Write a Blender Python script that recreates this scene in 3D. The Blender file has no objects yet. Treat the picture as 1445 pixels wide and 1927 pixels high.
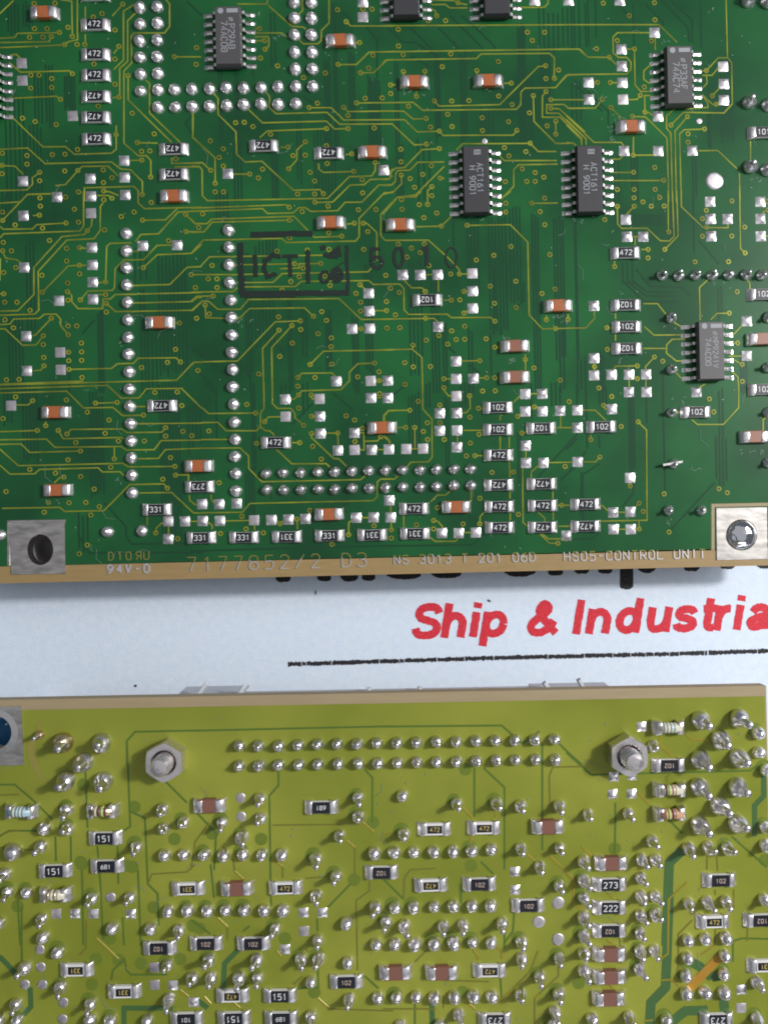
import bpy, bmesh, math, random
from mathutils import Vector, Matrix
random.seed(7)
SC = bpy.context.scene
COL = SC.collection
SC.unit_settings.scale_length = 0.01          # one unit is one centimetre
R = math.radians

# ------------------------------------------------------------------ camera
F = 1450.0                                     # focal length in photo pixels (1445 x 1927)
ZC = 12.44                                     # height of the lens above the sheet
cam = bpy.data.cameras.new('camera')
cam_o = bpy.data.objects.new('camera', cam); COL.objects.link(cam_o)
cam_o.location = (0, 0, ZC)
cam.sensor_fit = 'VERTICAL'; cam.sensor_height = 24.0; cam.sensor_width = 18.0
cam.lens = 24.0 * F / 1927.0
cam.clip_start = 0.1; cam.clip_end = 500
cam.dof.use_dof = True; cam.dof.focus_distance = 11.0; cam.dof.aperture_fstop = 0.20
SC.camera = cam_o

# ------------------------------------------------------------------ light
W = bpy.data.worlds.new('World'); SC.world = W; W.use_nodes = True
bg = W.node_tree.nodes['Background']
bg.inputs[0].default_value = (0.80, 0.88, 1.0, 1); bg.inputs[1].default_value = 0.15

def lamp(name, loc, target, power, size, color, size_y=None):
    l = bpy.data.lights.new(name, 'AREA'); l.energy = power; l.color = color
    l.shape = 'RECTANGLE' if size_y else 'DISK'; l.size = size
    if size_y: l.size_y = size_y
    o = bpy.data.objects.new(name, l); COL.objects.link(o); o.location = loc
    o.rotation_euler = (Vector(target) - Vector(loc)).to_track_quat('-Z', 'Y').to_euler()
    return o
lamp('key_lamp', (34, 11.5, 32), (1, 0, 1), 16500, 4.2, (1.0, 0.97, 0.93))
lamp('window_lamp', (52, 18, 44), (0, 0, 1), 21000, 30, (0.90, 0.95, 1.0), 26)
lamp('low_window_lamp', (22, -66, 34), (0, 0, 1), 7000, 60, (0.95, 0.97, 1.0), 18)
lamp('overhead_lamp', (6, 8, 82), (0, 0, 0), 17000, 130, (0.94, 0.96, 1.0), 130)
SC.view_settings.view_transform = 'Standard'; SC.view_settings.look = 'None'
SC.view_settings.gamma = 1.0; SC.view_settings.exposure = 0.0
SC.cycles.sample_clamp_indirect = 4.0; SC.cycles.filter_width = 1.8

# ------------------------------------------------------------------ heights
ZU = 1.0                                       # top of the green board
ZL = ZC - 10.1                                 # top of the yellow-green board
TH = 0.16
def at(px, py, z):                             # a point on the level plane z
    d = (ZC - z) / F
    return ((px - 722.5) * d, -(py - 963.5) * d)
S = 380.0 / 1445.0
TILE = dict(A=(0, 0), B=(360, 0), C=(720, 0), D=(1065, 0), E=(0, 360), F=(360, 360), G=(720, 360), H=(1065, 360),
            I=(0, 720), J=(360, 720), K=(720, 720), L=(1065, 720), P=(0, 1060), Q=(360, 1060), R=(720, 1060), S=(1065, 1060),
            M=(0, 1400), N=(360, 1400), O=(720, 1400), U=(1065, 1400), W=(0, 1547), X=(360, 1547), Y=(720, 1547), Z=(1065, 1547))
def px(t, x, y): return (TILE[t][0] + x * S, TILE[t][1] + y * S)
def pts(t, s): return [px(t, *map(float, q.split(','))) for q in s.split()]
def dedupe(lst, d=5.5):
    out = []
    for p in lst:
        if all((p[0] - q[0]) ** 2 + (p[1] - q[1]) ** 2 > d * d for q in out): out.append(p)
    return out

# ------------------------------------------------------------------ materials
def mat(name, color, rough=0.5, metal=0.0, **kw):
    m = bpy.data.materials.new(name); m.use_nodes = True
    nt = m.node_tree; b = nt.nodes['Principled BSDF']
    b.inputs['Base Color'].default_value = (*color, 1); b.inputs['Roughness'].default_value = rough
    b.inputs['Metallic'].default_value = metal
    for k, v in kw.items(): b.inputs[k.replace('_', ' ')].default_value = v
    return m
def noise_color(m, scale, c1, c2, lo=0.35, hi=0.65, detail=4.0, coord='Object', stretch=(1, 1, 1)):
    nt = m.node_tree; b = nt.nodes['Principled BSDF']
    tc = nt.nodes.new('ShaderNodeTexCoord'); mp = nt.nodes.new('ShaderNodeMapping'); mp.inputs['Scale'].default_value = stretch
    n = nt.nodes.new('ShaderNodeTexNoise'); n.inputs['Scale'].default_value = scale; n.inputs['Detail'].default_value = detail
    r = nt.nodes.new('ShaderNodeValToRGB')
    r.color_ramp.elements[0].position = lo; r.color_ramp.elements[1].position = hi
    r.color_ramp.elements[0].color = (*c1, 1); r.color_ramp.elements[1].color = (*c2, 1)
    nt.links.new(tc.outputs[coord], mp.inputs[0]); nt.links.new(mp.outputs[0], n.inputs['Vector'])
    nt.links.new(n.outputs['Fac'], r.inputs[0]); nt.links.new(r.outputs[0], b.inputs['Base Color'])
    return r
def bump(m, scale, strength, dist=0.01, detail=3.0, stretch=(1, 1, 1), rough=None):
    nt = m.node_tree; b = nt.nodes['Principled BSDF']
    tc = nt.nodes.new('ShaderNodeTexCoord'); mp = nt.nodes.new('ShaderNodeMapping'); mp.inputs['Scale'].default_value = stretch
    n = nt.nodes.new('ShaderNodeTexNoise'); n.inputs['Scale'].default_value = scale; n.inputs['Detail'].default_value = detail
    bp = nt.nodes.new('ShaderNodeBump'); bp.inputs['Strength'].default_value = strength; bp.inputs['Distance'].default_value = dist
    nt.links.new(tc.outputs['Object'], mp.inputs[0]); nt.links.new(mp.outputs[0], n.inputs['Vector'])
    nt.links.new(n.outputs['Fac'], bp.inputs['Height']); nt.links.new(bp.outputs[0], b.inputs['Normal'])
    if rough:
        r = nt.nodes.new('ShaderNodeMapRange'); r.inputs['From Min'].default_value = .3; r.inputs['From Max'].default_value = .7
        r.inputs['To Min'].default_value, r.inputs['To Max'].default_value = rough
        nt.links.new(n.outputs['Fac'], r.inputs[0]); nt.links.new(r.outputs[0], b.inputs['Roughness'])

M = {}
M['mask_green'] = mat('green_mask', (.010, .085, .030), .30, Specular_IOR_Level=.30)
noise_color(M['mask_green'], 0.55, (.006, .058, .019), (.011, .110, .028), .35, .65, 3)
bump(M['mask_green'], 55, .05, .004)
M['inner_green'] = mat('green_mask_over_inner_copper', (.0085, .053, .022), .30, Specular_IOR_Level=.30)
bump(M['inner_green'], 55, .05, .004)
M['trace_green'] = mat('mask_over_copper', (.2, .2, .028), .36, .2, Specular_IOR_Level=.3)
noise_color(M['trace_green'], 2.5, (.14, .165, .022), (.27, .30, .032))
M['via_dark'] = mat('via_hole', (.010, .014, .008), .5)
M['mask_olive'] = mat('olive_mask', (.19, .22, .020), .30, Specular_IOR_Level=.25)
noise_color(M['mask_olive'], .42, (.178, .205, .022), (.268, .286, .040), .35, .65, 3)
bump(M['mask_olive'], 50, .05, .004)
M['inner_olive'] = mat('olive_mask_over_inner_copper', (.090, .148, .024), .32, Specular_IOR_Level=.25)
M['pad_halo_olive'] = mat('olive_inner_pads_and_shade_halos', (.135, .180, .023), .32, Specular_IOR_Level=.25)  # inner pads, and the shade painted as halos beside joints
M['wide_olive'] = mat('olive_mask_over_wide_copper', (.055, .125, .034), .32)
M['trace_olive'] = mat('olive_mask_over_copper', (.27, .22, .018), .32, .15)
M['trace_brown'] = mat('olive_mask_over_buried_copper', (.155, .150, .018), .32)
M['trace_orange'] = mat('bare_orange_copper', (.42, .22, .022), .4, .2)
M['fr4'] = mat('glass_fibre_board', (.36, .22, .075), .5)
noise_color(M['fr4'], 3, (.305, .205, .083), (.335, .225, .094), stretch=(1, 6, 1))
M['fr4_pale'] = mat('pale_glass_fibre_board', (.40, .31, .19), .55)
noise_color(M['fr4_pale'], 2.5, (.325, .25, .145), (.35, .27, .158), stretch=(.5, 5, 1))
M['solder'] = mat('solder', (.86, .82, .83), .3, 1.0); bump(M['solder'], 12, .12, .012, 2, rough=(.25, .44))
M['solder_bright'] = mat('bright_solder', (.90, .85, .87), .34, .95); bump(M['solder_bright'], 14, .25, .012, 2, rough=(.26, .46))
M['solder_dull'] = mat('dull_solder', (.70, .68, .69), .36, 1.0); bump(M['solder_dull'], 11, .14, .014, 2, rough=(.26, .46))
M['tin'] = mat('tinned_pad', (.60, .555, .575), .42, .92); bump(M['tin'], 14, .25, .01, 4, rough=(.34, .6))
M['tin_plate'] = mat('tinned_plate', (.60, .56, .54), .42, .9)
noise_color(M['tin_plate'], 4, (.26, .24, .225), (.58, .545, .52), .22, .66, 9, stretch=(1, 3, 1)); bump(M['tin_plate'], 6, .2, .01, 6)
M['copper_tip'] = mat('copper_tinted_solder', (.72, .52, .40), .35, 1.0); bump(M['copper_tip'], 20, .3, .012)
M['brass'] = mat('flux_stained_solder', (.62, .50, .34), .34, 1.0); bump(M['brass'], 20, .3, .012)
M['ceramic'] = mat('white_ceramic', (.70, .68, .67), .45)
M['resistor_black'] = mat('black_glaze', (.010, .011, .018), .34)
M['print_white'] = mat('white_print', (.72, .72, .70), .55)
M['print_gold'] = mat('gold_print', (.60, .47, .12), .55)
M['print_tan'] = mat('tan_print', (.56, .42, .34), .55)
M['print_grey'] = mat('pale_grey_print', (.30, .315, .34), .6)
M['cap_orange'] = mat('orange_ceramic', (.36, .100, .028), .42); noise_color(M['cap_orange'], 6, (.34, .098, .030), (.41, .125, .040))
M['cap_brown'] = mat('brown_ceramic', (.26, .105, .062), .42)
M['cap_rose'] = mat('rose_brown_ceramic', (.205, .088, .062), .42)
M['chip_black'] = mat('chip_plastic', (.038, .037, .042), .48); bump(M['chip_black'], 60, .12, .004)
M['chip_grey'] = mat('grey_chip_plastic', (.075, .070, .072), .5); bump(M['chip_grey'], 60, .12, .004)
M['lead'] = mat('plated_lead', (.66, .63, .62), .3, 1.0); bump(M['lead'], 18, .3, .01)
M['steel'] = mat('steel', (.72, .67, .66), .30, .9); bump(M['steel'], 10, .12, .01, 5, rough=(.2, .4))
M['mirror_steel'] = mat('polished_steel', (.78, .77, .79), .10, 1.0); bump(M['mirror_steel'], 5, .9, .05, 2)
M['grey_plastic'] = mat('grey_plastic', (.54, .56, .61), .45)
M['pale_plastic'] = mat('pale_grey_plastic', (.62, .64, .68), .4)
M['blue_plastic'] = mat('blue_plastic', (.008, .13, .34), .4)
M['grey_dark'] = mat('dark_grey_plastic', (.20, .185, .18), .6)
M['stain'] = mat('brown_flux_stain', (.25, .225, .045), .35)
M['ink'] = mat('black_ink', (.007, .015, .010), .42)
M['paper'] = mat('sheet_paper', (.66, .75, .87), .85)
noise_color(M['paper'], 9, (.66, .75, .88), (.71, .785, .89), .38, .62, 8); bump(M['paper'], 30, .28, .015, 6)
M['red_print'] = mat('red_print', (.70, .022, .045), .7); noise_color(M['red_print'], 22, (.58, .012, .030), (.70, .035, .055), .35, .7, 5)
M['black_print'] = mat('black_print', (.016, .013, .016), .75); noise_color(M['black_print'], 30, (.010, .008, .010), (.05, .045, .05), .45, .8, 5)
M['flux'] = mat('flux_residue', (.22, .31, .25), .4)
M['rim_text'] = mat('rim_lettering', (.74, .70, .66), .32, .95)
M['mask_text'] = mat('covered_lettering', (.20, .20, .045), .34, .3)
M['fibre'] = mat('dark_fibre', (.02, .017, .015), .7)
M['band_blue'] = mat('pale_blue_enamel', (.33, .47, .52), .35)
M['band_green'] = mat('yellow_green_enamel', (.46, .58, .16), .35)
M['band_orange'] = mat('orange_enamel', (.48, .28, .17), .35)
M['band_brown'] = mat('brown_enamel', (.12, .05, .03), .35)
M['band_grey'] = mat('grey_green_enamel', (.42, .50, .46), .35)
M['band_cream'] = mat('cream_enamel', (.58, .54, .42), .35)

# ------------------------------------------------------------------ mesh helpers
class MB:
    def __init__(s): s.v = []; s.f = []; s.mi = []
    def add(s, v, f, mi=0):
        o = len(s.v); s.v += v; s.f += [tuple(i + o for i in q) for q in f]; s.mi += [mi] * len(f)
    def mesh(s, name, mats, smooth=False):
        me = bpy.data.meshes.new(name); me.from_pydata(s.v, [], s.f); 
        for m in (mats if isinstance(mats, (list, tuple)) else [mats]): me.materials.append(m)
        me.polygons.foreach_set('material_index', s.mi)
        if smooth: me.polygons.foreach_set('use_smooth', [True] * len(s.f))
        me.update(); return me
def box(mb, x0, x1, y0, y1, z0, z1, ch=0.0, mi=0):
    c = ch
    v = [(x0, y0, z0), (x1, y0, z0), (x1, y1, z0), (x0, y1, z0), (x0, y0, z1 - c), (x1, y0, z1 - c), (x1, y1, z1 - c), (x0, y1, z1 - c)]
    f = [(3, 2, 1, 0), (0, 1, 5, 4), (1, 2, 6, 5), (2, 3, 7, 6), (3, 0, 4, 7)]
    if c:
        v += [(x0 + c, y0 + c, z1), (x1 - c, y0 + c, z1), (x1 - c, y1 - c, z1), (x0 + c, y1 - c, z1)]
        f += [(4, 5, 9, 8), (5, 6, 10, 9), (6, 7, 11, 10), (7, 4, 8, 11), (8, 9, 10, 11)]
    else: f.append((4, 5, 6, 7))
    mb.add(v, f, mi)
def lathe(mb, prof, n=14, cx=0, cy=0, z=0, mi=0, wob=0.0, rnd=random):
    v = []; f = []
    q1, q2, q3 = (rnd.uniform(0, 6.28) for _ in range(3))
    ph = [1 + wob * (.6 * math.cos(2 * math.pi * k / n + q1) + .5 * math.cos(4 * math.pi * k / n + q2) + .25 * math.cos(6 * math.pi * k / n + q3)) for k in range(n)]
    for (r, h) in prof:
        for k in range(n):
            a = 2 * math.pi * k / n
            q = r * ph[k]
            v.append((cx + q * math.cos(a), cy + q * math.sin(a), z + h))
    m = len(prof)
    for i in range(m - 1):
        for k in range(n):
            k2 = (k + 1) % n
            f.append((i * n + k, i * n + k2, (i + 1) * n + k2, (i + 1) * n + k))
    f.append(tuple((m - 1) * n + k for k in range(n)))
    mb.add(v, f, mi)
def ribbon(mb, p, w, z, h, mi=0, taper=.7, flat=False):
    q = [p[0]]
    for a in p[1:]:
        if (a[0] - q[-1][0]) ** 2 + (a[1] - q[-1][1]) ** 2 > 1e-8: q.append(a)
    p = q
    if len(p) < 2: return
    v = []; f = []; n = len(p)
    for i in range(n):
        d = []
        if i > 0: d.append((p[i][0] - p[i - 1][0], p[i][1] - p[i - 1][1]))
        if i < n - 1: d.append((p[i + 1][0] - p[i][0], p[i + 1][1] - p[i][1]))
        d = [(a / math.hypot(a, b), b / math.hypot(a, b)) for a, b in d]
        nx = -sum(b for a, b in d); ny = sum(a for a, b in d); l = math.hypot(nx, ny)
        if l < 1e-6: nx, ny, l = -d[0][1], d[0][0], 1
        nx /= l; ny /= l
        k = max(.5, abs(nx * -d[0][1] + ny * d[0][0])); e = w / 2 / k
        x, y = p[i]
        v += [(x + nx * e, y + ny * e, z), (x + nx * e * taper, y + ny * e * taper, z + h), (x - nx * e * taper, y - ny * e * taper, z + h), (x - nx * e, y - ny * e, z)]
    for i in range(n - 1):
        a = i * 4; b = a + 4
        if flat: f.append((a + 2, a + 1, b + 1, b + 2)); continue
        f += [(a + 1, a, b, b + 1), (a + 2, a + 1, b + 1, b + 2), (a + 3, a + 2, b + 2, b + 3)]
    if not flat: f += [(0, 1, 2, 3), tuple(4 * (n - 1) + k for k in (3, 2, 1, 0))]
    mb.add(v, f, mi)

GL = {  # stroke letters on a 4 x 6 grid
 '0': ['1,0 3,0 4,1 4,5 3,6 1,6 0,5 0,1 1,0'], '1': ['0.8,4.6 2.2,6 2.2,0'], '2': ['0,5 1,6 3,6 4,5 4,4 0,0 4,0'],
 '3': ['0,5.4 1,6 3,6 4,5 4,4 3,3.2 1.6,3.2', '3,3.2 4,2.2 4,1 3,0 1,0 0,.6'], '4': ['3,0 3,6 0,2 4,2'],
 '5': ['4,6 .4,6 .2,3.4 3,3.6 4,2.6 4,1 3,0 0,0'], '6': ['3.6,6 1.4,5 0,3 0,1 1,0 3,0 4,1 4,2.4 3,3.4 1,3.4 0,2.4'],
 '7': ['0,6 4,6 1.4,0'], '8': ['1,3.2 0,4 0,5.2 1,6 3,6 4,5.2 4,4 3,3.2 1,3.2 0,2.2 0,.9 1,0 3,0 4,.9 4,2.2 3,3.2'],
 '9': ['.4,0 2.6,1 4,3 4,5 3,6 1,6 0,5 0,3.6 1,2.6 3,2.6 4,3.6'], '/': ['0,0 4,6'], '-': ['.5,3 3.5,3'],
 'A': ['0,0 2,6 4,0', '.8,2.2 3.2,2.2'], 'B': ['0,0 0,6 3,6 4,5 4,4 3,3.2 0,3.2', '3,3.2 4,2.3 4,1 3,0 0,0'],
 'C': ['4,5 3,6 1,6 0,5 0,1 1,0 3,0 4,1'], 'D': ['0,0 0,6 2.6,6 4,4.6 4,1.4 2.6,0 0,0'], 'F': ['0,0 0,6 4,6', '0,3.2 3,3.2'],
 'H': ['0,0 0,6', '4,0 4,6', '0,3 4,3'], 'I': ['2,0 2,6'], 'L': ['0,6 0,0 4,0'], 'M': ['0,0 0,6 2,2.6 4,6 4,0'],
 'N': ['0,0 0,6 4,0 4,6'], 'O': ['1,0 3,0 4,1 4,5 3,6 1,6 0,5 0,1 1,0'], 'P': ['0,0 0,6 3,6 4,5 4,3.8 3,2.8 0,2.8'],
 'R': ['0,0 0,6 3,6 4,5 4,3.8 3,2.8 0,2.8', '2,2.8 4,0'], 'S': ['4,5 3,6 1,6 0,5 0,4 1,3.3 3,2.8 4,2 4,1 3,0 1,0 0,1'],
 'T': ['0,6 4,6', '2,6 2,0'], 'U': ['0,6 0,1 1,0 3,0 4,1 4,6'], 'V': ['0,6 2,0 4,6'],
 '~': ['0,1 1,4 2,2 3,5', '1,0 2,3 3,1 4,4.6'], '#': ['0,0 0,6 4.6,6 4.6,0 0,0', '1.3,.9 1.3,5.1', '3.3,.9 3.3,5.1', '1.3,3 3.3,3'],
}
def text_strokes(s, h, adv, w, aspect=.62):
    out = []; gw = h * aspect; x = -(len(s) * adv) / 2 + (adv - gw) / 2
    for c in s:
        for st in GL.get(c, []):
            out.append([(x + float(q.split(',')[0]) / 4 * gw, (float(q.split(',')[1]) / 6 - .5) * h) for q in st.split()])
        x += adv
    return out
def text_mb(mb, s, h, adv, w, z, t=.002, aspect=.62, off=(0, 0), rot=0.0, mirror=False, mi=0):
    c, sn = math.cos(rot), math.sin(rot)
    for st in text_strokes(s, h, adv, w, aspect):
        if mirror: st = [(-a, b) for a, b in st]
        ribbon(mb, [(off[0] + a * c - b * sn, off[1] + a * sn + b * c) for a, b in st], w, z, t, mi, .95)

def obj(name, me, parent=None, loc=(0, 0, 0), rot=0.0):
    o = bpy.data.objects.new(name, me); COL.objects.link(o)
    o.location = loc; o.rotation_euler = (0, 0, rot)
    if parent: o.parent = parent
    return o
def thing(name, label, cat, loc):
    o = obj(name, None, None, loc); o['label'] = label; o['category'] = cat; o.empty_display_size = .3; return o

# ------------------------------------------------------------------ flat plates with holes
def plate(outline, holes, z0, z1):
    bm = bmesh.new(); ed = []
    for loop in [outline] + holes:
        vs = [bm.verts.new((x, y, z1)) for x, y in loop]
        ed += [bm.edges.new((vs[i], vs[(i + 1) % len(vs)])) for i in range(len(vs))]
    g = bmesh.ops.triangle_fill(bm, use_beauty=True, use_dissolve=False, edges=ed)
    fs = [e for e in g['geom'] if isinstance(e, bmesh.types.BMFace)]
    if not fs: fs = list(bm.faces)
    for f in fs:
        if f.normal.z < 0: f.normal_flip()
    r = bmesh.ops.extrude_face_region(bm, geom=fs)
    low = [e for e in r['geom'] if isinstance(e, bmesh.types.BMVert)]
    for v in low: v.co.z = z0
    bmesh.ops.recalc_face_normals(bm, faces=list(bm.faces))
    return bm
def bm_obj(name, bm, m, parent, off):
    me = bpy.data.meshes.new(name); bmesh.ops.translate(bm, verts=list(bm.verts), vec=(-off[0], -off[1], -off[2]))
    bm.to_mesh(me); bm.free(); me.materials.append(m); return obj(name, me, parent)
def ring(cx, cy, r, n=28, ry=None):
    ry = ry or r
    return [(cx + r * math.cos(2 * math.pi * k / n), cy + ry * math.sin(2 * math.pi * k / n)) for k in range(n)]

# ------------------------------------------------------------------ part meshes (shared)
def terminal_meshes(x0, h, m, n=6, wide=.1, seed=1, xe=.226):
    rnd = random.Random(seed); out = []
    for _ in range(n):
        j = lambda a: rnd.uniform(-a, a)
        xs = [x0, x0 + .006, x0 + .022, .160 + j(.004), .180 + j(.004), .198 + j(.005), xe - .012, xe + j(.004)]
        hs = [h * .90, h, h + j(.003), h * .97, h * (.84 + j(.05)), h * (.56 + j(.10)), h * .24, .003]
        ws = [.084, .089, .090, .091 + j(.002), .092 + j(.002), .093 + j(.003), .095 + j(.003), .093]
        mb = MB(); v = []; f = []; k = 9
        for x, hh, w in zip(xs, hs, ws):
            sk = j(.05)
            for (a, b) in [(-1, 0), (-.99, .5), (-.95, .88), (-.72, 1.03), (0, .97), (.72, 1.03), (.95, .88), (.99, .5), (1, 0)]:
                v.append((x, a * w, max(.0, b * hh * (1 + sk * a) + (0 if b == 0 else j(.0015)))))
        for i in range(len(xs) - 1):
            for q in range(k - 1):
                f.append((i * k + q, (i + 1) * k + q, (i + 1) * k + q + 1, i * k + q + 1))
        f.append(tuple(range(k))); f.append(tuple((len(xs) - 1) * k + q for q in range(k - 1, -1, -1)))
        mb.add(v, f); out.append(mb.mesh('terminal', m, True))
    return out
RES_T = terminal_meshes(.112, .066, M['solder'], seed=3)
RES_TC = terminal_meshes(.112, .066, M['solder'], seed=4)
CAP_T = terminal_meshes(.082, .092, M['solder'], seed=5)
mb = MB(); box(mb, -.155, .155, -.078, .078, .008, .056, .003); RES_BODY = mb.mesh('ceramic_body', M['ceramic'])
mb = MB(); box(mb, -.114, .114, -.0745, .0745, .0562, .0625, .004); RES_COAT = mb.mesh('glaze', M['resistor_black'])
mb = MB(); box(mb, -.098, .098, -.053, .047, .0562, .0615, .003); RES_COAT2 = mb.mesh('glaze', M['resistor_black'])
def capbody(m):
    mb = MB(); box(mb, -.15, .15, -.087, .087, .006, .087, .008); return mb.mesh('ceramic_body', m)
CAPS = {k: capbody(M[k]) for k in ('cap_orange', 'cap_brown', 'cap_rose')}
MARKS = {}
def mark(code, ink, small):
    k = (code, ink, small)
    if k not in MARKS:
        mb = MB(); h = .052 if small else .074
        text_mb(mb, code, h, h * .88, h * .15, .0626 if ink in ('print_white',) else .0626, .0012, .56)
        MARKS[k] = mb.mesh('marking', M[ink])
    return MARKS[k]

def dome_meshes(name, prof, m, n=5, lead=None, seed=2, wob=.06, seg=20):
    rnd = random.Random(seed); out = []
    for _ in range(n):
        mb = MB(); p = [(r * (1 + rnd.uniform(-.02, .02)), h * (1 + rnd.uniform(-.06, .06)) if h > .002 else h) for r, h in prof]
        lathe(mb, p, seg, wob=wob, rnd=rnd)
        ox, oy = rnd.uniform(-.012, .012), rnd.uniform(-.012, .012)
        mb.v = [(x + ox * z / .1, y + oy * z / .1, z) for x, y, z in mb.v]
        out.append(mb.mesh(name, m, True))
    return out
def lead_meshes(r, z0, z1, m, n=6, lean=.03, seed=8, bend=0):
    rnd = random.Random(seed); out = []
    for _ in range(n):
        lx, ly = rnd.uniform(-lean, lean), rnd.uniform(-lean, lean) - bend; mb = MB(); zz = z1 * rnd.uniform(.88, 1.1)
        lathe(mb, [(r * 1.7, z0 - .015), (r * 1.2, z0 + (zz - z0) * .25), (r, z0 + (zz - z0) * .5), (r, zz - r * .35), (r * .75, zz), (0.001, zz + r * .12)], 11, wob=.06, rnd=rnd)
        mb.v = [(x + lx * (z - z0) / (zz - z0), y + ly * (z - z0) / (zz - z0), z) for x, y, z in mb.v]
        out.append(mb.mesh('lead', m, True))
    return out
D_UP = dome_meshes('solder_joint', [(.089, .0), (.088, .012), (.080, .036), (.066, .054), (.045, .066), (.026, .075), (.020, .083), (.012, .088), (.001, .089)], M['solder_bright'], 6)
D_CON = dome_meshes('solder_joint', [(.086, .0), (.085, .010), (.078, .034), (.062, .058), (.044, .076), (.032, .090), (.022, .095), (.001, .097)], M['solder_dull'], 5, seed=12, wob=.07)
D_LO = dome_meshes('solder_joint', [(.080, .0), (.080, .012), (.078, .034), (.072, .058), (.062, .080), (.049, .098), (.034, .110), (.018, .117), (.001, .119)], M['solder'], 6, seed=21)
D_LC = dome_meshes('solder_joint', [(.079, .0), (.078, .016), (.073, .048), (.062, .076), (.046, .096), (.026, .108), (.001, .112)], M['solder_dull'], 6, seed=22)
D_BIG = dome_meshes('solder_joint', [(.128, .0), (.128, .016), (.125, .045), (.116, .080), (.102, .110), (.083, .137), (.060, .158), (.035, .172), (.001, .178)], M['solder_dull'], 5, seed=23)
D_FLAT = dome_meshes('solder_pad', [(.080, .0), (.078, .006), (.06, .009), (.001, .011)], M['tin'], 3, seed=24)
L_SHORT = lead_meshes(.030, .085, .145, M['lead'], 6, .018)
L_LONG = lead_meshes(.034, .08, .215, M['lead'], 8, .032, seed=9)
L_BIG = lead_meshes(.052, .13, .275, M['lead'], 6, .03, seed=10)
L_UP = lead_meshes(.030, .055, .16, M['lead'], 6, .03, seed=11)

def pad_meshes(s, n=8, seed=6, m=M['solder_bright']):
    rnd = random.Random(seed); out = []
    for q in range(n):
        mb = MB(); v = []; f = []; N = 7; hh = [.006, .03, .034, .026, .038, .022, .03, .008][q % 8]; cx, cy = rnd.uniform(-.25, .25), rnd.uniform(-.25, .25)
        for i in range(N):
            for k in range(N):
                a, b = i / (N - 1) * 2 - 1, k / (N - 1) * 2 - 1
                e = max(abs(a), abs(b)); rr = 1 - .05 * (abs(a) * abs(b))
                d = math.hypot(a - cx, b - cy)
                z = .005 + hh * max(0, 1 - d ** 1.5 * .75) * (1 - e ** 6) + (rnd.uniform(-.001, .001) if e < 1 else 0)
                v.append((a * s / 2 * rr, b * s / 2 * rr, z if e < 1 else .003))
        for i in range(N - 1):
            for k in range(N - 1): f.append((i * N + k, (i + 1) * N + k, (i + 1) * N + k + 1, i * N + k + 1))
        mb.add(v, f)
        b = s / 2; mb.add([(-b, -b, 0), (b, -b, 0), (b, b, 0), (-b, b, 0), (-b * .95, -b * .95, .003), (b * .95, -b * .95, .003), (b * .95, b * .95, .003), (-b * .95, b * .95, .003)], [(0, 1, 5, 4), (1, 2, 6, 5), (2, 3, 7, 6), (3, 0, 4, 7)])
        out.append(mb.mesh('solder_pad', M['tin'] if hh < .01 else m, True))
    return out
PADS = pad_meshes(.150); PADS_L = pad_meshes(.125, seed=16, m=M['solder'])

# ------------------------------------------------------------------ component builders
def resistor(root, p, z, ang, code, flip, ink='print_white', small=False):
    x, y = at(p[0], p[1], z); o = root.location
    b = obj('chip_resistor', RES_BODY, root, (x - o.x, y - o.y, z - o.z), ang + random.uniform(-.010, .010))
    gold = ink in ('print_gold', 'print_tan')
    obj('glaze', RES_COAT2 if ink == 'print_gold' else RES_COAT, b)
    obj('terminal', random.choice(RES_T), b, rot=0.0); obj('terminal', random.choice(RES_TC), b, rot=math.pi)
    k = obj('marking', mark(code, ink, small or ink == 'print_gold'), b, rot=math.pi if flip else 0)
    b['label'] = 'black chip resistor marked ' + code
    return b
def capacitor(root, p, z, ang, kind):
    x, y = at(p[0], p[1], z); o = root.location
    b = obj('chip_capacitor', CAPS[kind], root, (x - o.x, y - o.y, z - o.z), ang + random.uniform(-.012, .012))
    obj('terminal', random.choice(CAP_T), b); obj('terminal', random.choice(CAP_T), b, rot=math.pi)
    return b
PIN = []
rnd_p = random.Random(31)
for q in range(4):
    mb = MB(); prof = [(.186, .082), (.215, .084), (.236, .074), (.252, .036), (.268, .018), (.315, .016)]
    for i in range(len(prof) - 1):
        (a, za), (b, zb) = prof[i], prof[i + 1]; t = .020; w = .021
        mb.add([(a, -w, za), (b, -w, zb), (b, w, zb), (a, w, za), (a, -w, za - t * .8), (b, -w, zb - t * .8), (b, w, zb - t * .8), (a, w, za - t * .8)],
               [(0, 1, 2, 3), (1, 0, 4, 5), (3, 2, 6, 7), (4, 7, 6, 5)])
    xs = [.245, .27, .30, .33, .36, .388]; hs = [.022, .030, .024 + rnd_p.uniform(0, .01), .020 + rnd_p.uniform(0, .014), .012, .003]; v = []; f = []
    for a, h in zip(xs, hs):
        for u, g in ((-1, 0), (-.85, .7), (0, 1), (.85, .7), (1, 0)): v.append((a, u * .034, g * h))
    for i in range(5):
        for u in range(4): f.append((i * 5 + u, (i + 1) * 5 + u, (i + 1) * 5 + u + 1, i * 5 + u + 1))
    mb.add(v, f); PIN.append(mb.mesh('pin', M['lead'], False))
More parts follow.
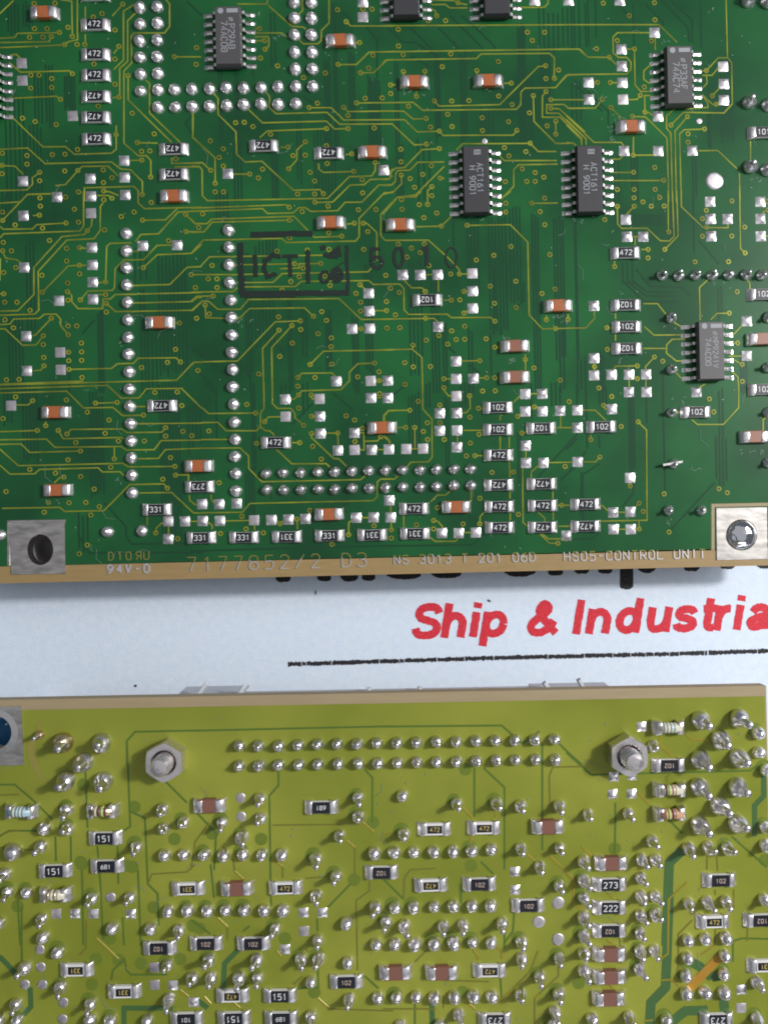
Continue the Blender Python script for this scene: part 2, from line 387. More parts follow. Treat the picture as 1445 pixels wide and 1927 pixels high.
def chip(root, p, npins, lines, label, m='chip_black', notch=True, ang=R(1.2), logo=None):
    L = .865 if npins == 7 else .99
    zt = ZU + .165; x, y = at(p[0], p[1], zt); o = root.location
    mb = MB(); hw, hl = .195, L / 2
    lv = [(.0, .018, .94), (.0, .018, .95), (.0, .088, 1.0), (.0, .100, 1.0), (.0, .160, .93), (.0, .165, .905)]
    v = []; f = []
    for _, zz, s in lv:
        a, b = hw * s, hl - hw * (1 - s)
        v += [(-a, -b, zz), (a, -b, zz), (a, b, zz), (-a, b, zz)]
    for i in range(len(lv) - 1):
        for k in range(4): f.append((i * 4 + k, i * 4 + (k + 1) % 4, i * 4 + 4 + (k + 1) % 4, i * 4 + 4 + k))
    f.append((0, 3, 2, 1)); e = (len(lv) - 1) * 4; f.append((e, e + 1, e + 2, e + 3)); mb.add(v, f)
    b = obj('logic_chip', mb.mesh('chip_body', M[m]), root, (x - o.x, y - o.y, ZU - o.z), ang)
    b['label'] = label
    for s in (0, 1):
        for k in range(npins):
            yy = (k - (npins - 1) / 2) * .127
            obj('pin', random.choice(PIN), b, (0, yy, 0), math.pi * s)
    if lines:
        t = MB()
        for (s, xo, yo, h, adv) in lines: text_mb(t, s, h, adv, h * .14, .1655, .001, .62, off=(xo, yo), rot=-math.pi / 2)
        obj('marking', t.mesh('marking', M['print_grey']), b)
    if notch:
        t = MB(); lathe(t, [(.042, 0), (.040, .0012), (.001, .0014)], 16, -.10, hl - .075, .1655)
        obj('pin_one_dimple', t.mesh('pin_one_dimple', M['chip_grey'] if m != 'chip_grey' else M['print_grey']), b)
        t = MB(); box(t, -.01, .155, hl - .105, hl - .045, .1655, .1670); obj('end_bar', t.mesh('end_bar', M['print_grey']), b)
    return b
def joint(root, p, z, dome, lead=None, rot=None, s=1.0, m=None):
    x, y = at(p[0], p[1], z); o = root.location
    b = obj('solder_joint', random.choice(dome), root, (x - o.x, y - o.y, z - o.z), random.uniform(0, 6.28) if rot is None else rot)
    b.scale = (s, s, s)
    if lead: obj('lead', random.choice(lead), b, rot=-b.rotation_euler.z + random.uniform(-.6, .6))
    return b
def pad(root, p, z, meshes, ang, k=None, s=1.0):
    x, y = at(p[0], p[1], z); o = root.location
    b = obj('solder_pad', meshes[k] if k is not None else random.choice(meshes), root, (x - o.x, y - o.y, z - o.z), ang + random.choice((0, 1, 2, 3)) * math.pi / 2 + random.uniform(-.03, .03))
    b.scale = (s, s, s); return b
def stuff(name, mb, mats, root, smooth=False, kind='stuff'):
    o = root.location; mb.v = [(a - o.x, b - o.y, c - o.z) for a, b, c in mb.v]
    ob = obj(name, mb.mesh(name, mats, smooth), root)
    if kind: ob['kind'] = kind
    return ob
# ------------------------------------------------------------------ printed sheet
sheet = thing('printed_sheet', 'pale blue-white printed sheet with red lettering lying under both boards', 'paper', (0, 0, 0))
mb = MB(); box(mb, -28, 28, -30, 30, -.06, 0, .01); obj('paper', mb.mesh('paper', M['paper']), sheet)
def smooth_path(p, n=6):
    if len(p) < 3: return [(p[0][0] + (p[1][0] - p[0][0]) * i / 10, p[0][1] + (p[1][1] - p[0][1]) * i / 10) for i in range(11)]
    q = [(2 * p[0][0] - p[1][0], 2 * p[0][1] - p[1][1])] + p + [(2 * p[-1][0] - p[-2][0], 2 * p[-1][1] - p[-2][1])]
    if p[0] == p[-1]: q[0] = p[-2]; q[-1] = p[1]
    out = []
    for i in range(1, len(q) - 2):
        for k in range(n):
            t = k / n; a, b, c, d = q[i - 1], q[i], q[i + 1], q[i + 2]
            out.append(tuple(.5 * (2 * b[m] + (c[m] - a[m]) * t + (2 * a[m] - 5 * b[m] + 4 * c[m] - d[m]) * t * t + (3 * b[m] - a[m] - 3 * c[m] + d[m]) * t ** 3) for m in (0, 1)))
    return out + [p[-1]]
S_ = [(.72, .72), (.62, .87), (.42, .91), (.20, .86), (.13, .72), (.22, .58), (.44, .51), (.65, .42), (.72, .27), (.62, .13), (.40, .085), (.17, .14), (.09, .30)]
def oval(cx, cy, rx, ry): return [(cx + rx * math.cos(2 * math.pi * k / 12), cy + ry * math.sin(2 * math.pi * k / 12)) for k in range(13)]
ARCH = [(.10, .36), (.16, .55), (.32, .635), (.48, .58), (.60 - .02, .42), (.58, .2), (.58, 0)]
RED = {'S': [S_], 's': [[(.09 + (x - .09) * .78, .085 + (y - .085) * .675) for x, y in S_]], 'h': [[(.1, 0), (.1, 1)], ARCH], 'n': [[(.1, 0), (.1, .725)], ARCH], 'i': [[(.1, 0), (.1, .725)], [(.1, .84), (.1, 1)]],
 'p': [[(.1, -.27), (.1, .725)], oval(.36, .36, .26, .275)], 'd': [oval(.34, .36, .25, .275), [(.60, 0), (.60, 1)]], 'I': [[(.1, 0), (.1, 1)]], 'l': [[(.1, 0), (.1, 1)]],
 'u': [[(.1, .725), (.1, .5), (.1, .3), (.17, .13), (.32, .085), (.50, .17), (.58, .34)], [(.58, .725), (.58, 0)]], 't': [[(.17, .94), (.17, .6), (.17, .22), (.23, .1), (.36, .09)], [(.0, .64), (.37, .64)]], 'r': [[(.1, 0), (.1, .725)], [(.10, .36), (.18, .54), (.30, .625), (.42, .62)]],
 'a': [[(.12, .50), (.20, .61), (.35, .64), (.50, .58), (.54, .42), (.54, .2), (.58, .0)], [(.54, .40), (.36, .36), (.16, .29), (.10, .19), (.17, .09), (.32, .085), (.47, .17), (.54, .3)]],
 '&': [[(.86, .05), (.60, .30), (.34, .60), (.27, .76), (.40, .91), (.54, .78), (.44, .62), (.19, .44), (.09, .26), (.20, .10), (.42, .085), (.63, .22), (.74, .42)]]}
for ch, left in zip('Ship&Industrial', (773, 829, 883, 904, 990, 1077, 1101, 1156, 1214, 1264, 1317, 1341, 1379, 1403, 1452)):
    mb = MB(); o = at(left, 1202 - (left - 773) * .0272, .004); H = .555; rj = random.Random(left); c, sn = math.cos(R(1.5)), math.sin(R(1.5)); zi = 0
    for st in RED[ch]:
        p = smooth_path(st); p = [(x * H * .99 + y * H * .19, y * H) for x, y in p]; p = [(o[0] + x * c - y * sn, o[1] + x * sn + y * c) for x, y in p]; v = []; f = []; zi += 1
        for i in range(len(p)):
            a, b = p[max(0, i - 1)], p[min(len(p) - 1, i + 1)]; dx, dy = b[0] - a[0], b[1] - a[1]; l = math.hypot(dx, dy) or 1; w1 = .064 * (1 + rj.uniform(-.09, .09)); w2 = .064 * (1 + rj.uniform(-.09, .09))
            v += [(p[i][0] - dy / l * w1, p[i][1] + dx / l * w1, .003 + zi * .0014 + i * .000012), (p[i][0] + dy / l * w2, p[i][1] - dx / l * w2, .003 + zi * .0014 + i * .000012)]
        f = [(2 * i, 2 * i + 1, 2 * i + 3, 2 * i + 2) for i in range(len(p) - 1)]; mb.add(v, f)
    obj('red_letter', mb.mesh('red_letter', M['red_print']), sheet)
rr = random.Random(5)
def jag_strip(mb, a, b, w, step=.035, jag=.35):
    n = max(2, int(math.hypot(b[0] - a[0], b[1] - a[1]) / step)); dx, dy = (b[0] - a[0]) / n, (b[1] - a[1]) / n; l = math.hypot(dx, dy); nx, ny = -dy / l, dx / l
    v = []; f = []
    for i in range(n + 1):
        u = w / 2 * (1 + rr.uniform(-jag, jag)); d = w / 2 * (1 + rr.uniform(-jag, jag))
        v += [(a[0] + dx * i + nx * u, a[1] + dy * i + ny * u, .004), (a[0] + dx * i - nx * d, a[1] + dy * i - ny * d, .004)]
    for i in range(n):
        if rr.random() < .04: continue
        f.append((2 * i, 2 * i + 1, 2 * i + 3, 2 * i + 2))
    mb.add(v, f)
mb = MB()
line = [(542, 1250), (740, 1244), (900, 1239), (1065, 1235), (1250, 1231), (1445, 1225), (1800, 1213)]
for a, b in zip(line, line[1:]): jag_strip(mb, at(*a, .004), at(*b, .004), .066, .012, .40)
obj('rule_line', mb.mesh('rule_line', M['black_print']), sheet)
for (a, b, bot) in [(519, 547, 1095.5), (597, 623, 1094), (641, 674, 1094.5), (681, 706, 1093), (728, 792, 1090.5), (812, 868, 1088.5), (949, 1007, 1085),
                    (1031, 1059, 1083), (1081, 1108, 1080), (1125, 1152, 1079.5), (1166, 1191, 1108.5), (1200, 1233, 1078), (1286, 1315, 1075), (1354, 1382, 1071), (1422, 1452, 1070)]:
    mb = MB(); n = 14; v = []; f = []
    for i in range(n + 1):
        u = i / n; e = abs(2 * u - 1); q = bot - (4.5 * e ** 4 if b - a < 30 else 7 * e ** 3) + rr.uniform(-.9, .9)
        v += [(*at(a + (b - a) * u, q - 42 + rr.uniform(0, 1), .004), .004), (*at(a + (b - a) * u, q, .004), .004)]
    f = [(2 * i, 2 * i + 1, 2 * i + 3, 2 * i + 2) for i in range(n)]
    mb.add(v, f); obj('black_lettering', mb.mesh('black_lettering', M['black_print']), sheet)
# small debris lying on the sheet
def fibre(name, p, label, cat, m, w=.02):
    q = [at(*a, .01) for a in p]; c = q[0]; mb = MB(); ribbon(mb, [(a - c[0], b - c[1]) for a, b in q], w, -.004, .014)
    o = obj(name, mb.mesh(name, m), None, (c[0], c[1], .006)); o['label'] = label; o['category'] = cat
fibre('lint_fibre', [(918, 1129), (921, 1131), (923, 1132)], 'tiny black fleck on the sheet just above the red word Ship', 'fleck', M['fibre'], .025)
fibre('lint_fibre', [(594, 1112), (594.5, 1116), (594, 1119)], 'short brown fibre on the sheet below the green board edge', 'fibre', M['fibre'], .016)
fibre('dirt_speck', [(254, 1290.5), (257.5, 1291)], 'dark dirt speck on the sheet above the hex nut at left', 'speck', M['fibre'], .035)

# ------------------------------------------------------------------ green board
AU = R(1.25)
GB = thing('circuit_board', 'dark green circuit board with orange chip capacitors and a black ink stamp', 'circuit board', (0, 3.2, ZU))
go = GB.location
def U(p): return at(p[0], p[1], ZU)
edge = lambda x: 1098 - 34 / 1445 * x
medge = lambda x: 1066 - 35 / 1445 * x
hole1 = px('I', 295, 1195); hole2 = px('L', 1250, 1090)
h1 = ring(*U(hole1), .198, 32, .235); h2 = ring(*U(hole2), .236, 32)
out = [U((-90, edge(-90))), U((1514, edge(1514))), U((1490, -170)), U((-115, -140))]
bm_obj('substrate', plate(out, [h1, h2], ZU - TH, ZU), M['fr4'], GB, go)
out = [U((-87, medge(-87))), U((1511, medge(1511))), U((1488, -168)), U((-112, -138))]
bm_obj('solder_mask', plate(out, [h1, h2], ZU + .0005, ZU + .004), M['mask_green'], GB, go)
ZM = ZU + .004
# mounting plates around the two holes
def plate_poly(name, c, hole, m=M['tin_plate']):
    return bm_obj(name, plate([U(px(*q)) for q in c], [hole], ZM, ZM + .012), m, GB, go)
plate_poly('mounting_pad', [('I', 88, 1372), ('I', 472, 1366), ('I', 468, 1000), ('I', 72, 1008)], ring(*U(hole1), .192, 32, .228))
plate_poly('mounting_pad', [('L', 1074, 1270), ('L', 1436, 1262), ('L', 1430, 893), ('L', 1070, 898)], ring(*U(hole2), .23, 32))
mb = MB(); q = [('L', 1046, 1198), ('L', 1046, 880), ('L', 1440, 872)]
ribbon(mb, [U(px(*a)) for a in q], .055, ZM, .006); stuff('pad_border', mb, M['fr4_pale'], GB, kind=None)
mb = MB(); q = [('I', 66, 1310), ('I', 66, 997), ('I', 474, 990)]
ribbon(mb, [U(px(*a)) for a in q], .05, ZM, .006); stuff('pad_border', mb, M['tin_plate'], GB, kind=None)
# barrel inside the left hole, polished plug in the right one
mb = MB(); c = U(hole1); n = 32; v = []; f = []
for k in range(n):
    a = 2 * math.pi * k / n
    v += [(c[0] + .192 * math.cos(a), c[1] + .228 * math.sin(a), ZM + .013), (c[0] + .186 * math.cos(a), c[1] + .222 * math.sin(a), ZU - TH)]
f = [(2 * k, 2 * k + 1, (2 * k + 3) % (2 * n), (2 * k + 2) % (2 * n)) for k in range(n)]
mb.add(v, f); stuff('hole_barrel', mb, M['lead'], GB, True, None)
mb = MB(); c = U(hole2); lathe(mb, [(.228, -.15), (.226, -.01), (.215, .024), (.19, .056), (.155, .080), (.11, .100), (.06, .112), (.02, .116), (.001, .1165)], 32, c[0], c[1], ZM + .004)
stuff('metal_plug', mb, M['mirror_steel'], GB, True, None)
mb = MB(); c = U(hole1); lathe(mb, [(.29, -.75), (.29, -TH - .002), (.245, -TH - .002), (.24, -.55), (.001, -.56)], 28, c[0], c[1], ZU); stuff('hole_shade_cup', mb, M['grey_dark'], GB, True, None)  # added cup under the left hole, shuts out light so it looks dark
# posts that carry the board over the sheet
for p in ((-60, 1040), (1495, 1000), (-60, -100), (1470, -100)):
    mb = MB(); c = U(p); lathe(mb, [(.22, -ZU + .001), (.22, -TH)], 18, c[0], c[1], ZU); stuff('support_post', mb, M['grey_plastic'], GB, False, None)

TR = dict(
A="0,100 100,5;555,0 557,285 490,300 465,322 345,328 0,342;0,306 350,300 372,265;0,275 105,270 130,240 428,235;440,0 515,10 520,260;1000,12 885,80 885,430 815,500;970,95 915,150 915,440 858,490 858,697;1190,0 1215,30 1215,190 1178,237 960,238 940,260 945,450 888,510 888,1025 990,1115 1050,1115 1080,1150 1080,1268;1045,575 1072,600 1072,810 1290,1020;918,543 918,715 1230,1020;1383,810 1380,980 1445,1045;985,1022 1130,1025;70,450 150,518 500,508 520,530;65,705 405,690 435,712;70,820 310,1052 470,1050 535,1105 800,1097 833,1070 833,900;0,1070 200,1060 325,1172 800,1160 865,1210 935,1215 1020,1300 1020,1393;0,1185 110,1190 170,1250;400,1330 470,1322 560,1222 590,1192 775,1190 850,1262;930,1150 1017,1147;605,1440 605,1345 960,1335 990,1365 990,1440;745,1368 790,1375 850,1400;0,1365 195,1360 235,1320 232,1275 287,1235;0,1455 150,1445 200,1393 370,1388;853,335 815,385;880,33 805,115;612,50 612,130;612,245 612,320;1250,408 1440,408;1230,1130 1230,1170 1440,1168;1250,1195 1430,1195 1445,1210;80,395 120,390 160,430;700,1400 780,1400 803,1420;810,700 853,697",
B="330,30 540,30 545,0;550,40 720,190 800,195 820,210;455,237 645,237 690,270;455,265 545,263 555,275 555,330 527,355;455,293 522,293;770,285 800,315 905,315 930,290 930,220 985,165 985,0;795,0 797,75 760,110;1108,158 1140,187 1445,187;1050,463 1180,463 1270,375 1445,370;1210,523 1305,520 1395,432 1445,428;1182,738 1445,735;843,772 1000,772 1090,860 1445,858;1090,770 1120,800 1445,795;535,665 560,690 560,770 605,815 970,805 1060,890 1440,888;410,785 510,880 965,868 1025,925 1120,920;967,922 545,938 490,985;160,670 193,705 193,820 320,945 325,1105 385,1160 505,1155 730,1362 920,1358 945,1388;10,810 12,985 170,1130 172,1313;0,1168 80,1165 140,1220;0,1190 55,1190 78,1215 80,1400 115,1437 975,1420 1130,1265 1290,1260 1315,1220 1315,1165;910,1170 912,1210 945,1235 1160,1228;815,1018 755,1075 755,1145 697,1210;1105,1108 1147,1103;640,1055 690,1055;300,1247 418,1247;1445,1210 1425,1225 1420,1280 1280,1285 1235,1322 1135,1325 1012,1446;1445,1322 1340,1325 1222,1445;1445,1380 1380,1380 1317,1445;455,205 488,207;1160,305 1203,307",
C="350,0 505,5 537,23 605,35;345,35 445,33 480,58 605,58;975,55 1155,53 1180,25 1180,0;345,65 375,80 385,115;0,185 1445,178;0,372 1400,352 1445,395;0,450 25,430 670,420 700,388 1190,383 1225,415 1225,563;1162,473 1110,478 835,750 400,760 368,725;0,737 215,733 285,790 955,783 985,750 987,660 1015,632 1235,628 1310,540 1445,532;0,795 150,797 215,853 308,850;0,858 155,858 245,945 403,940 430,970 930,968 957,935;0,888 65,888 225,1038 313,1033;403,1065 280,1072 155,1200 90,1205 60,1230 55,1270 35,1285 0,1285;440,1160 250,1162 195,1218 105,1222 92,1245 90,1300 60,1325 0,1328;440,1190 235,1395 105,1412 75,1440;132,1255 135,1315 80,1370 0,1392;525,1075 570,1030 1052,1027 1110,1085 1240,1085;835,1115 865,1150 1245,1150;1250,1175 970,1180 935,1215 935,1335 840,1430;1075,687 1080,870 1235,1027 1360,1027 1380,1045;1165,658 1140,690 1140,840 1265,840 1420,990 1420,1035;1200,715 1445,715;1445,775 1330,778 1295,748 1170,750 1170,810 1255,812 1445,990;1200,777 1260,780 1445,945;1235,870 1235,963;410,1277 440,1277;350,1338 322,1365 320,1445;147,515 147,545;300,513 300,545;672,508 672,540;868,597 918,597;57,608 90,608;240,655 240,692",
D="0,178 660,178 790,305;0,353 95,353 150,410 305,412 355,465;600,235 365,235 333,265 333,380 370,412 430,412 460,445 460,500 430,530 10,535 -30,575;430,352 485,353 490,610 530,655 600,655;632,265 635,360;220,593 195,593;313,593 365,593;0,715 125,715;255,713 205,775 10,775 -10,755;440,715 505,712 527,685;600,465 552,510 552,570 595,600;600,685 558,685 560,805 585,805 620,830;317,772 380,835 380,870;470,835 565,838 718,990 730,1445;800,755 715,830 715,920 745,955 757,1445;745,897 835,805 1125,810 1185,745 1180,450 1150,415 1085,415 998,508 970,508;863,837 775,940 785,1445;985,925 840,930 808,960 820,1445;1140,0 1150,410;970,540 1040,540 1090,480;1000,545 1005,595 975,630;1095,630 1040,688;970,680 1045,750 1068,748 1090,740;975,690 1010,740 1010,770 850,780;945,1080 1080,1078 1220,1210;1315,1010 1315,1140;1235,1240 1240,1445;478,980 477,1112 640,1110;325,1140 380,1140 410,1110;0,830 195,1020 390,1020 410,1045;0,858 140,995 140,1040;0,895 105,1000 108,1040;330,1235 478,1235;330,1293 692,1293;0,1020 50,1025 70,1040",
E="365,18 200,22 15,215;600,0 600,250 575,285 30,305 0,335;0,250 25,272 235,270 265,240 475,228;240,175 285,172;660,200 655,250 605,310 445,325 245,545 245,740 130,855 0,858;740,85 720,110 718,280 675,340 480,350 275,575 280,850 250,880 0,888;990,0 990,85 1035,125 1445,115;1022,208 1185,205 1270,125;970,360 1010,310 1135,305 1275,150 1445,140;1330,168 1395,232 1445,230;1332,290 1445,290;945,370 790,373 765,395 757,650 710,655;1230,385 1125,388 1030,490 890,492 825,555 820,690 805,710 630,715 578,778;1028,547 1125,455 1370,445 1445,380;955,675 1215,668 1340,545 1445,540;955,430 1000,430;620,530 572,530 490,535 305,723;572,405 620,410;710,740 757,740;487,720 515,745 515,790 560,840 735,840 740,770 790,772 825,740 1445,725;762,803 830,862 1380,852 1445,790;960,800 1375,790 1410,762 1445,762;0,955 75,950 100,915 285,910 320,880 405,880 435,915 435,960 490,1027;0,985 40,985 165,1102 260,1100 313,1035;235,1035 255,1030 370,910;245,1285 295,1280 317,1250;470,1150 493,1152;497,1275 800,1268 840,1235 955,1232 990,1195 1260,1192 1293,1222;0,1387 1265,1352 1385,1225 1445,1225;17,427 45,480 120,490 150,510;0,640 5,480;0,735 30,735;1255,943 1285,943",
F="0,122 680,97 700,115;0,145 510,125 545,160 730,155 770,118 815,118 855,145 1045,140 1100,80 1222,78;885,80 1012,78;0,200 30,235 115,232 145,200 735,180 880,330 1075,323;0,295 90,292 150,222 700,208;1317,75 1200,195 1200,325 1175,357 680,367 645,338 85,350 0,445;0,543 65,540 130,470 940,458;320,527 738,520;5,597 330,597 590,590 605,575;635,555 770,550 770,520 925,518;1230,230 1255,230 1325,295 1328,500;0,722 300,718 330,690;330,655 585,652 650,590 1265,577 1290,548;380,685 745,682 785,645 1270,640 1300,668 1445,665;0,785 40,752 157,750;0,855 80,785 125,788 190,845 350,845 410,775 1055,768 1215,918 1445,915;100,815 105,905 250,910 350,905 415,840 810,835 873,895;0,1245 25,1222 330,1215 600,935 780,928;720,962 575,1120 580,1445;628,995 510,1125 518,1445;850,1240 945,1145 1445,1135;762,1333 790,1303 1005,1300 1035,1330;1310,1230 1190,1235 1130,1295 1130,1355 1070,1420 795,1428 767,1455;1115,235 1165,230;1207,670 1240,700;1310,855 1395,855;1190,985 1235,985;1320,1355 1370,1355;1440,75 1355,165 1355,320 1385,352",
G="0,165 105,45 235,40 275,0;240,255 418,250 490,180;320,95 320,0;602,245 910,240 1035,365 1045,885 1140,985 1445,978;15,352 325,350 470,480 545,560 547,593 605,592;0,665 120,665 150,695 152,850 185,882 460,880 490,905 770,903 800,930;155,640 205,692 280,692 303,718;300,597 360,597;397,630 397,720;435,780 488,780;605,717 580,717;605,855 580,873;0,915 365,910 395,935;0,1135 210,1130 280,1190 285,1445;215,1102 213,1132;555,1215 692,1213;437,1343 490,1343;680,1337 740,1335;1017,1165 1020,1280;1168,890 1168,920;1323,880 1323,917;805,1117 830,1117;840,60 915,0;1063,87 1250,85;860,150 878,150",
H="725,0 728,292;757,0 768,325 735,357 670,355 575,265 395,267 365,235 363,110;787,0 797,320 702,417;820,0 820,110 975,260 1155,262 1153,235;1237,0 1243,410 1275,442;483,110 430,165;490,330 490,390;470,325 515,325;535,417 582,417;343,500 343,540;550,805 650,805 710,880;770,940 820,970;555,968 625,1030 820,1028;850,1058 755,1060 715,1100 715,1160 785,1215 825,1215;550,1125 710,1125;350,875 350,915;350,1025 350,1070;288,977 310,975;198,1230 198,1290;330,1290 350,1252 505,1250;565,1290 565,1255 627,1187;447,1350 447,1400;567,1345 567,1400;480,1330 505,1342;1015,630 950,690 955,925;1030,920 1075,875 1162,873;1285,630 1310,660 1310,700;1195,1025 1255,960;1180,1087 1222,1087;1160,1180 1250,1180;1195,1205 1253,1240;1180,1290 1225,1330 1230,1445;785,1300 820,1340;0,980 135,980 200,910 197,850;940,1410 990,1380;1420,140 1395,165;1425,322 1445,322",
I="0,45 770,20 870,112 995,110 1050,45 1300,42 1445,185;0,75 480,62 600,182 810,178 880,238 1028,233;0,12 600,-10;120,160 205,160 237,130;687,148 840,143;975,172 1045,172;980,295 1445,290;0,352 270,343;482,368 510,335 870,332 910,358 1160,355 1187,323;420,343 455,402 870,393 890,405;0,410 335,405 395,463 870,458 905,483 1105,480 1155,415 1445,412;0,442 155,440 215,500 578,490;820,460 820,545;0,475 135,595 880,578 920,603 1253,600;990,545 1135,543 1185,480 1445,470;0,590 75,655 250,653 285,622 705,610 735,640 860,638 890,668;20,900 430,893 465,922 745,917 930,730 1175,725 1200,755;1000,790 1230,787 1385,932 1445,935;1258,662 1350,660 1350,700;1355,805 1360,845 1400,875;1055,960 1055,1020;1165,1000 1120,1040 1117,1075;1208,1030 1208,1085;1360,993 1420,993;330,280 330,308;390,720 430,680 460,677",
J="77,180 125,222 460,218;75,287 190,285 250,345 465,345 495,315 495,215 520,185 520,0;710,120 735,120 767,88 790,60 1070,50 1130,-10;580,0 580,150 615,185 710,185 740,220 740,250 803,305;525,280 550,247 640,245;495,315 530,345 560,345 590,370 590,385;610,480 720,582 965,580 990,605;860,365 860,395 1020,545 1055,545 1110,600;857,90 865,117 885,118;862,242 885,242;960,362 1047,362 1050,450;1200,358 1233,358 1235,482 1205,482;1235,420 1330,418 1355,388;1380,290 1380,240 1410,203 1445,203;1330,480 1380,480;1320,107 1370,107;1380,380 1420,420 1420,440;468,435 490,435;720,430 775,430;140,800 145,840 165,865;0,850 20,870 40,875;75,408 275,407;75,470 350,468 410,525 412,615 505,710 1210,695 1245,665;75,932 365,928 420,865 1300,845 1330,815 1330,710 1355,690 1445,690;120,1000 150,1020 150,1050;245,990 415,987;453,1020 453,1055;610,985 635,1010 660,985;757,978 760,1050;1125,1088 1125,1005 1150,980;1215,967 1270,967;1425,880 1425,930;1430,1000 1430,1053",
K="283,0 285,190 350,260 352,535 325,567 200,570 175,600;228,322 230,475;205,475 260,475;105,322 163,322;10,390 45,420 48,440;437,40 440,60 470,95 495,98;620,95 625,185 595,215 565,218;407,162 407,185;570,342 710,342;533,375 533,430;838,270 838,240 855,230;838,385 838,480;903,390 903,470;903,560 908,680;908,780 908,830;910,935 910,985;908,637 933,640;657,523 715,523;935,140 980,95;1055,80 1110,80;963,242 990,225;1083,175 1110,180;1270,235 1270,323;1245,323 1355,323;993,362 1030,355;1022,490 1022,545;1115,590 1060,640 1060,680;1180,573 1360,570;998,610 1002,1000 1040,1035;480,775 450,805 390,805 340,855;630,775 632,850;148,950 150,1035;363,987 395,995 425,1030 425,1045;580,1073 635,1073;545,1105 520,1135 375,1137 340,1110;735,915 695,960 693,1010;1215,780 1215,830;1217,930 1217,985;1250,878 1335,878;1255,1028 1340,1028;1110,930 1155,970 1157,1000;1125,1085 1190,1150 1250,1150;1140,1085 1180,1118 1308,1118;55,880 57,930;58,995 60,1055;5,280 5,235 40,200 193,198;0,692 85,690 110,665",
L="1230,0 1230,180 1120,300 935,300 895,265;512,282 572,340 575,985 230,992;518,985 518,1047;115,198 205,198 280,270;265,165 275,190 295,190;115,568 205,568 237,533;173,375 173,408;250,875 295,918;370,928 425,928;490,890 518,863;372,1050 425,1050;490,1047 518,1047;455,715 455,740;790,215 815,215;1445,235 1405,265 1405,350;90,323 45,323")
mb = MB(); k = 0
for t, s in TR.items():
    for line in s.split(';'):
        k += 1
        ribbon(mb, [U(p) for p in pts(t, line)], .0235, ZM, .0030 + .000006 * k)
stuff('copper_traces', mb, M['trace_green'], GB)

# darker bands where copper lies inside the board: x, y0, y1, count, spacing
IN = dict(
A="250,500,900,3,24 330,480,900,3,22 465,540,800,5,17 40,680,1440,5,32 190,900,1445,5,26 60,10,240,4,24 170,30,180,4,20",
B="195,470,1000,2,20 312,460,1100,2,18 443,470,560,1,9 568,100,460,2,28 953,420,1100,3,16 1014,30,1100,2,18 1125,390,900,3,18 1265,560,1100,6,16 880,940,1445,7,24 755,850,1300,2,24 575,940,1440,3,18 305,1000,1445,3,24",
C="85,430,1440,2,20 372,400,1000,3,15 552,380,1000,3,18 705,780,1000,4,28 965,180,1000,4,15 1115,70,350,7,34 1128,350,700,4,20 1042,560,1000,2,22 1400,0,350,1,9 250,1000,1440,3,40 120,1050,1440,2,18",
D="35,0,330,2,18 135,0,330,2,18 207,0,300,1,9 477,0,350,1,9 957,0,320,1,9 1102,440,1000,4,26 1012,830,1060,2,14 465,1100,1445,3,20 902,1100,1440,2,22 40,600,860,3,30 340,1120,1440,2,30",
E="190,380,1000,3,26 383,20,250,2,18 703,850,1445,3,16 1005,700,1440,2,26 1135,450,1300,8,27 65,880,1440,5,24 965,380,640,3,40 1060,1000,1440,3,30 20,20,240,3,26",
F="460,380,480,6,26 460,780,1100,6,26 385,460,1300,3,20 305,900,1300,2,22 692,780,1445,2,18 795,850,1200,2,26 962,850,1300,3,17 1152,900,1445,3,18 1242,500,1300,3,20 540,300,460,4,22 180,10,240,4,26",
G="605,180,720,4,24 755,200,1000,6,24 905,130,800,4,24 1065,180,1445,3,20 1222,180,1200,4,21 1370,200,1440,1,9 185,480,1300,4,28 345,600,1445,3,22 432,960,1445,2,20 503,180,400,1,9 613,1000,1445,2,24 1265,1000,1445,2,26 770,1000,1300,1,9",
H="65,160,1200,1,9 402,500,680,3,34 905,0,460,1,9 1085,680,900,2,22 1245,1150,1445,3,20 245,1160,1445,2,20 105,1200,1445,2,30 690,1300,1445,1,9",
I="165,20,560,5,25 565,940,1190,3,32 645,80,800,5,22 1145,0,1100,7,22 1350,200,500,2,30 30,0,300,3,26",
J="390,620,1000,4,19 1095,780,900,2,22 432,0,600,2,18 645,0,100,3,30 545,700,840,2,26 800,0,220,2,30 10,150,420,3,26",
K="185,80,520,4,24 445,120,600,2,20 563,0,200,3,26 965,360,760,2,18 1060,0,240,1,9 310,0,180,2,24 1205,0,180,3,30",
L="75,0,160,1,9 140,0,490,1,9 235,390,480,1,9 445,80,640,3,17 570,80,280,1,9 690,0,770,1,9 1068,380,720,4,24 235,0,180,3,24 115,650,970,1,9 1090,60,380,2,24")
